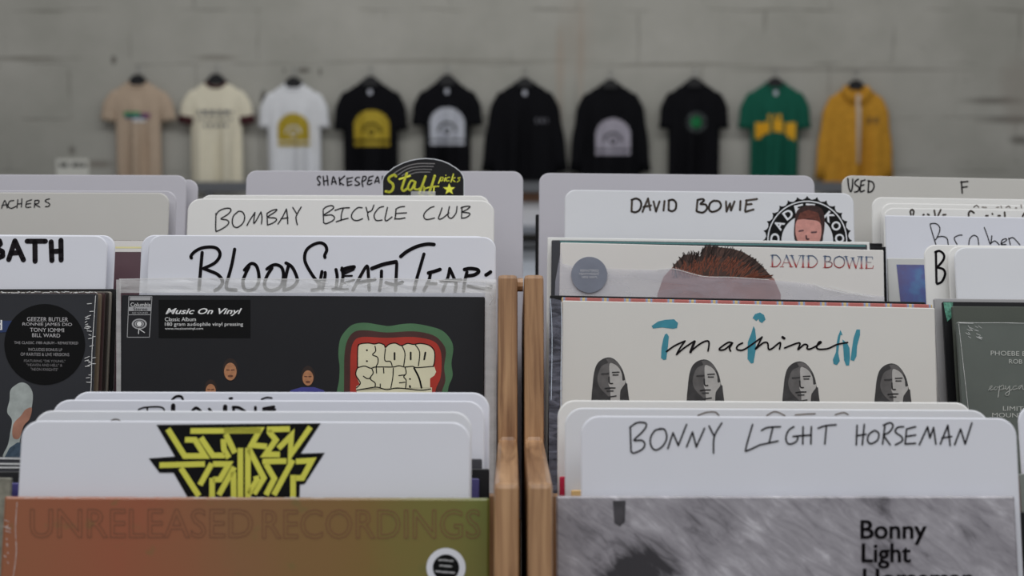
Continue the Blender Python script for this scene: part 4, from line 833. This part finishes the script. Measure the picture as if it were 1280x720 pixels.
# ================================================================== clothes on the back wall
YS = YW-.075; PX = YS/F
def garment(name, label, cat, cx, sy, m, shw, bodyw, hem, sleeve, long_sleeve, collar=None, hood=False, cuff=None, group='clothes hung in a row on the wall'):
    """cx, sy: photo pixel of the collar; shw/bodyw half widths in pixels; sleeve: (tip dx, tip y) in pixels"""
    c = at(cx, sy, YS); hz = at(cx, hem, YS).z
    root = empty(name, (c.x, c.y, hz)); tag(root, label, cat, group)
    top = c.z-hz; sw = shw*PX; bw = bodyw*PX
    rnd = random.Random(cx); ph = [rnd.uniform(0, 6.28) for _ in range(4)]
    def wid(t):      # half width at height fraction from the top
        if t < .14: return sw*(.34+.66*(t/.14)**.75)
        return sw+(bw-sw)*min(1, (t-.14)/.2)
    def front(x, z):
        t = 1-z/top; ww = wid(t); u = max(-1, min(1, x/ww)); d0 = .02+.025*min(1, t*4)
        fold = .034*min(1, max(0, t-.15)*2)*(math.sin(u*6.5+ph[0])+.6*math.sin(u*11+ph[1]+t*1.5))
        return -(d0*math.sqrt(max(0, 1-u*u*.96))) - fold*(1-abs(u)**3)
    b = MB(); nr = 34; nu = 28; rings = []
    for i in range(nr+1):
        t = i/nr; z = top*(1-t); ww = wid(t); R = []
        for k in range(nu+1):
            u = -1+2*k/nu; x = ww*u; zz = z
            if i == 0: zz = z-.035*(1-u*u)          # neckline dips at the front
            R.append((x, front(x, max(0, min(top, zz))), zz))
        for k in range(nu-1, 0, -1):
            u = -1+2*k/nu; R.append((ww*u, .03*math.sqrt(max(0, 1-u*u*.96)), z))
        rings.append(R)
    n = len(rings[0]); b.v = [p for R in rings for p in R]
    for i in range(nr):
        for k in range(n): a = i*n+k; a2 = i*n+(k+1)%n; b.f.append((a, a+n, a2+n, a2))
    b.build('body', m, root, smooth=True)
    dx, ty = sleeve; tz = at(cx, ty, YS).z-hz
    for s in (-1, 1):
        q = MB(); w0 = .085; pts = []; rad = []
        A = Vector((s*sw*.66, -.002, top*.875)); B = Vector((s*(dx-5)*PX, -.002, tz)); Sh = Vector((s*sw*.93, -.002, top*.845))
        d = (B-A)
        for k in range(11):
            u = k/10
            p = A.lerp(Sh, u*2) if False else (A*(1-u)**2 + Sh*2*u*(1-u) + B*u*u)
            pts.append(p); rad.append((min(1,.72+.09*k))*(.058+.004*math.sin(k*1.3)) if not long_sleeve else (min(1,.66+.1*k))*(.068-.018*u+.004*math.sin(k*1.9)))
        nn = 14; base = 0
        for k, p in enumerate(pts):
            dd = (pts[min(k+1,10)]-pts[max(k-1,0)]).normalized(); sd = Vector((-dd.z, 0, dd.x))
            for j in range(nn):
                a = 2*math.pi*j/nn; q.v.append(tuple(p + sd*rad[k]*math.cos(a) + Vector((0,1,0))*rad[k]*.42*math.sin(a)))
        for k in range(10):
            for j in range(nn): a = k*nn+j; a2 = k*nn+(j+1)%nn; q.f.append((a, a2, a2+nn, a+nn))
        q.f.append(tuple(range(nn)))
        q.f.append(tuple(range(10*nn, 11*nn)))
        so = q.build('sleeve', m, root, smooth=True)
        if cuff:
            k = MB(); e = pts[-1]; dd = (pts[-1]-pts[-2]).normalized(); sd = Vector((-dd.z,0,dd.x)); ring = []
            for tt in (-.055, .008):
                for j in range(nn): a = 2*math.pi*j/nn; k.v.append(tuple(e+dd*tt+sd*(rad[-1]+.003)*math.cos(a)+Vector((0,1,0))*(rad[-1]*.42+.003)*math.sin(a)))
            for j in range(nn): k.f.append((j, (j+1)%nn, nn+(j+1)%nn, nn+j))
            k.f.append(tuple(range(nn, 2*nn)))
            k.build('sleeve_cuff', cuff, so, smooth=True)
    if collar:
        k = MB(); rx = sw*.34; pts = []
        for j in range(25):
            a = 2*math.pi*j/24; y = -.014*math.sin(a)-(.012 if math.sin(a) > 0 else 0)*math.sin(a); z = top+.004-.042*max(0, math.sin(a))
            pts.append((rx*math.cos(a), y, z))
        k.tube(pts, .011, 8); k.build('collar', collar, root, smooth=True)
    if hood:
        k = MB()
        for s in (-1, 1):
            k.tube([(s*.025, -.045, top-.13), (s*.06, -.047, top-.075), (s*.088, -.035, top-.03), (s*.08, -.01, top-.01), (s*.05, .022, top-.01), (0, .03, top-.012)], [.012,.022,.026,.024,.02,.02], 10)
        k.build('hood', m, root, smooth=True)
    root['_']=0; del root['_']
    return root, front, top
def print_on(root, front, name, m, test, x0, x1, z0, z1, step=.006, lift=.005):
    """a print that follows the cloth: little squares wherever test(x, z) holds"""
    b = MB(); nx = int((x1-x0)/step); nz = int((z1-z0)/step)
    for i in range(nx):
        for j in range(nz):
            x = x0+i*step; z = z0+j*step
            if test(x+step/2, z+step/2):
                b.add([(x+a*step, front(x+a*step, z+c*step)-lift, z+c*step) for a, c in ((0,0),(1,0),(1,1),(0,1))], [(0,1,2,3)])
    return b.build(name, m, root, weld=True)
def hanger(cx, apex, label):
    p = at(cx, apex, YS); r_ = empty('clothes_hanger', (p.x, p.y, p.z-.05)); tag(r_, label, 'clothes hanger', 'black hangers in a row on the wall')
    b = MB(); P = []
    for s in (-1, 1): pass
    outl = [(-.16,-.075),(-.13,-.052),(-.088,-.012),(-.05,.028),(-.022,.05),(.022,.05),(.05,.028),(.088,-.012),(.13,-.052),(.16,-.075),(.155,-.085),(.12,-.075),(.05,-.055),(-.05,-.055),(-.12,-.075),(-.155,-.085)]
    n = len(outl); b.v = [(x, -.004, z) for x, z in outl]+[(x, .004, z) for x, z in outl]
    b.f = [tuple(range(n)), tuple(n+i for i in reversed(range(n)))]+[((i+1)%n, i, n+i, n+(i+1)%n) for i in range(n)]
    b.build('hanger_body', mat('hanger_black', (22,22,24), .4, .4), r_, weld=True, smooth=False)
    h = MB(); pts = [(0,0,.045),(0,0,.075)]
    for k in range(9): a = -math.pi/2+k*math.pi*1.3/8; pts.append((.018*math.cos(a), .002*k, .095+.018*math.sin(a)))
    h.tube(pts, .0028, 6); h.build('hook', mat('hook_steel', (120,120,122), .3, .5, metal=.8), r_, smooth=True)
    nl = MB(); q = Vector((p.x, p.y, p.z+.06)); nl.tube([(q.x, YW, q.z+.002), (q.x, YS-.012, q.z+.005)], .0025, 8)
    tag(nl.build('wall_nail', mat('nail_steel', (90,88,84), .4, .4, metal=.6), None, smooth=True), label.replace('black hanger', 'small nail holding the hanger'), 'nail', 'nails along the wall')
M_tan = mat('tan_cotton', (156,139,122), .9, .1, .06, 40); M_creamc = mat('cream_cotton', (190,184,166), .9, .1, .04, 40); M_whitec = mat('white_cotton', (188,189,196), .9, .1, .03, 40)
M_blk = mat('black_cotton', (14,14,17), .9, .1, .1, 40); M_grn = mat('green_cotton', (22,74,60), .9, .1, .1, 40); M_must = mat('mustard_fleece', (162,118,42), .9, .1, .12, 25)
M_mar = mat('maroon_rib', (66,40,42), .9, .1); M_gold = mat('gold_print', (150,130,42), .7, .2, .15, 60); M_silv = mat('silver_print', (158,160,168), .7, .2, .12, 60)
def arch_test(cxx, cz, hw, hh):
    def f(x, z):
        x -= cxx; z -= cz
        inside = (abs(x) < hw and -hh <= z < .1*hh) or (z >= .1*hh and (x/hw)**2+((z-.1*hh)/(.9*hh))**2 < 1)
        if not inside: return False
        rr = math.hypot(x, z+.25*hh)
        if .42*hw < rr < .55*hw and z > -.25*hh: return False
        if abs(z+.72*hh) < .05*hh: return False
        if rr < .2*hw and (int(rr/.012) % 2): return False
        return True
    return f
def label_tag(root, front, top, m=None):
    print_on(root, front, 'neck_tag', M_silv, lambda x, z: True, -.014, .014, top-.085, top-.045, .007)
# (1) tan
g, f, tp = garment('tshirt', 'tan t-shirt with a small green and purple chest print, leftmost on the wall', 't-shirt', 172, 103, M_tan, 36, 28, 229, (43,151), False, M_tan)
for nm, c, x0, x1, z0, z1 in [('green_print',(60,120,80),-.10,.03,.0,.03),('blue_print',(60,80,110),-.09,.06,-.02,.0),('purple_print',(110,70,100),.03,.10,-.02,.025),('white_print',(180,180,180),-.03,.06,-.045,-.02)]:
    zc = at(172,145,YS).z-g.location.z; print_on(g, f, nm, mat('p_'+nm, c), lambda x, z: True, x0, x1, zc+z0, zc+z1)
hanger(172, 93, 'black hanger holding the tan t-shirt')
# (2) cream ringer
g, f, tp = garment('tshirt', 'cream ringer t-shirt with maroon trim and dark chest lettering', 't-shirt', 270, 103, M_creamc, 36, 32, 228, (43,154), False, M_mar, cuff=M_mar)
zc = at(270,146,YS).z-g.location.z
print_on(g, f, 'chest_print', mat('charcoal_ink', (84,84,88)), lambda x, z: (.01 < z-zc < .05 and (int((x+2)/.018) % 3 != 0)) or (-.03 < z-zc < -.012 and int((x+2)/.012) % 2 == 0) or (-.075 < z-zc < -.055 and abs(x) < .09 and int((x+2)/.014) % 3), -.13, .13, zc-.09, zc+.06)
hanger(270, 92, 'black hanger holding the cream ringer t-shirt')
# (3) white
g, f, tp = garment('tshirt', 'white t-shirt with a gold arched chest print', 't-shirt', 367, 106, M_whitec, 35, 33, 229, (40,160), False, M_whitec)
zc = at(367,162,YS).z-g.location.z; print_on(g, f, 'chest_print', M_gold, arch_test(0, zc, .118, .122), -.13, .13, zc-.13, zc+.13)
hanger(367, 96, 'black hanger holding the white t-shirt')
# (4) black gold
g, f, tp = garment('tshirt', 'black t-shirt with a gold arched chest print', 't-shirt', 463, 104, M_blk, 37, 34, 229, (42,163), False, M_blk)
zc = at(463,160,YS).z-g.location.z; print_on(g, f, 'chest_print', M_gold, arch_test(.01, zc, .132, .132), -.14, .15, zc-.14, zc+.14); label_tag(g, f, tp)
hanger(463, 95, 'black hanger holding the black t-shirt with the gold print')
# (5) black silver
g, f, tp = garment('tshirt', 'black t-shirt with a silver arched chest print behind the Staff picks topper', 't-shirt', 559, 103, M_blk, 35, 29, 229, (40,157), False, M_blk)
zc = at(559,158,YS).z-g.location.z; print_on(g, f, 'chest_print', M_silv, arch_test(.0, zc, .13, .14), -.14, .14, zc-.15, zc+.15); label_tag(g, f, tp)
hanger(559, 93, 'black hanger holding the black t-shirt with the silver print')
# (6) black jacket
g, f, tp = garment('jacket', 'plain black long-sleeved jacket with a tiny chest mark', 'jacket', 656, 105, M_blk, 37, 40, 226, (51,215), True, M_blk)
zc = at(676,151,YS).z-g.location.z; print_on(g, f, 'chest_mark', mat('dim_mark', (74,74,80)), lambda x, z: int((x+2)/.014) % 3, .08, .17, zc-.018, zc+.018); label_tag(g, f, tp)
hanger(656, 97, 'black hanger holding the plain black jacket')
# (7) black sweatshirt
g, f, tp = garment('sweatshirt', 'black long-sleeved sweatshirt with a pale arched chest print', 'sweatshirt', 763, 107, M_blk, 36, 38, 226, (48,215), True, M_blk)
zc = at(766,171,YS).z-g.location.z; print_on(g, f, 'chest_print', mat('lilac_print', (140,136,146), .7, .2, .12, 60), arch_test(.018, zc, .128, .135), -.13, .16, zc-.14, zc+.14)
hanger(763, 99, 'black hanger holding the black sweatshirt')
# (8) black with green roundel
g, f, tp = garment('tshirt', 'black t-shirt with a small round green badge print', 't-shirt', 868, 105, M_blk, 35, 32, 229, (39,161), False, M_blk)
zc = at(870,153,YS).z-g.location.z
print_on(g, f, 'badge_ring', mat('ring_grey', (74,80,80)), lambda x, z: .05 < math.hypot(x-.012, z-zc) < .078 and int(math.atan2(z-zc, x-.012)*6) % 2, -.08, .10, zc-.09, zc+.09)
print_on(g, f, 'badge_centre', mat('badge_green', (26,104,60)), lambda x, z: math.hypot(x-.012, z-zc) < .042, -.08, .10, zc-.09, zc+.09)
hanger(868, 97, 'black hanger holding the black t-shirt with the green badge')
# (9) green
g, f, tp = garment('tshirt', 'dark green t-shirt with arched gold block lettering', 't-shirt', 969, 105, M_grn, 36, 30, 229, (41,161), False, M_grn)
zc = at(972,158,YS).z-g.location.z
print_on(g, f, 'chest_print', mat('amber_print', (186,140,34), .7, .2, .1, 60), lambda x, z: (-.05-.9*abs(x)**1.5+.10 > z-zc > -.10-3.2*x*x+.06+.0*x and int((x+2)/.026) % 4 != 3) or (abs(x) < .06 and .055 < z-zc < .09 and int((x+2)/.02) % 2) or (.10 < abs(x) < .15 and -.09 < z-zc < .03), -.15, .15, zc-.11, zc+.11); label_tag(g, f, tp)
hanger(969, 97, 'black hanger holding the green t-shirt')
# (10) mustard jacket
g, f, tp = garment('jacket', 'mustard hooded zip jacket, rightmost on the wall', 'jacket', 1070, 109, M_must, 35, 40, 236, (46,224), True, None, hood=True)
print_on(g, f, 'zip_strip', mat('zip_white', (160,150,138)), lambda x, z: True, -.004, .03, tp*.25, tp-.05, .008)
print_on(g, f, 'chest_mark', mat('brown_mark', (104,78,40)), lambda x, z: int((x+2)/.016) % 3, .07, .16, tp-.27, tp-.22)
hanger(1070, 100, 'black hanger holding the mustard jacket')
# price sign on the wall
p0 = at(70, 199, YW-.012); p1 = at(111, 223, YW-.012)
sg = empty('price_sign', ((p0.x+p1.x)/2, YW-.012, p1.z)); tag(sg, 'small white sign with dark numerals on the wall below left of the tan shirt', 'sign')
b = MB(); wv = (p1.x-p0.x)/2; hv = p0.z-p1.z; b.box((-wv, 0, 0), (wv, .008, hv)); b.build('sign_board', mat('sign_white', (186,185,178)), sg)
b = MB()
for x in (74.5, 80.5, 90, 96, 103): a = at(x, 209, YW-.012); b.box((a.x-sg.location.x, -.003, a.z-sg.location.z), (a.x-sg.location.x+.027, 0, a.z-sg.location.z+.036))
b.build('sign_numerals', mat('sign_ink', (52,52,48)), sg)

# ================================================================== display counter and boxes under the clothes
YC = 10.2
ct = at(640, 228.5, YC).z; cb = at(640, 240, YC).z; sh1 = at(640, 283, YC).z; sh2 = at(640, 303, YC).z
r_ = empty('display_counter', (0, YC+.25, 0)); tag(r_, 'long grey display counter below the hanging clothes, seen between the divider cards', 'counter')
MC = mat('counter_grey', (84,86,90), .5, .3); MD = mat('counter_slate', (110,114,122), .5, .3)
def bx(name, a, c, m, parent=r_):
    b = MB(); ol = parent.location; b.box((a[0]-ol.x, a[1]-ol.y, a[2]-ol.z), (c[0]-ol.x, c[1]-ol.y, c[2]-ol.z)); return b.build(name, m, parent)
bx('counter_top', (-6, YC, cb), (6, YC+.46, ct), MC); bx('lower_shelf', (-6, YC, sh1-.05), (6, YC+.46, sh1), MD); bx('bottom_shelf', (-6, YC, sh2-.03), (6, YC+.46, sh2), MC)
for x in [at(260, 250, YC).x, -5.9, -4.2, 1.3, 3.4, 5.9]: bx('leg', (x-.02, YC+.01, 0), (x+.02, YC+.06, cb), MC)
for px, wd, z0, hgt, c, lb, dy in [(665,.30,sh1,.17,(176,176,180),'white box on the middle shelf of the far counter, in the gap between the bins',.06),(668,.22,sh1+.17,.07,(120,92,76),'brown box on the white box in the gap between the bins',.06),
                          (249,.09,sh1,.20,(196,196,206),'white box under the cream ringer shirt',.06),(292,.30,sh1,.19,(150,148,146),'grey box under the cream ringer shirt',.06),(664,.7,0,sh2-.06,(176,182,196),'bluish white carton on the floor below the far counter',.06)]:
    q = at(px, 260, YC); o = empty('storage_box', (q.x, YC+.29, z0)); tag(o, lb, 'box', 'boxes at the far counter')
    m = mat('box_%d_%d' % (px, c[0]), c, .6, .2)
    b = MB(); b.box((-wd/2, -.25+dy, .001), (wd/2, .2, hgt*.8)); b.build('box_body', m, o)
    b = MB(); b.box((-wd/2-.006, -.256+dy, hgt*.8), (wd/2+.006, .206, hgt-.003)); b.build('box_lid', m, o)
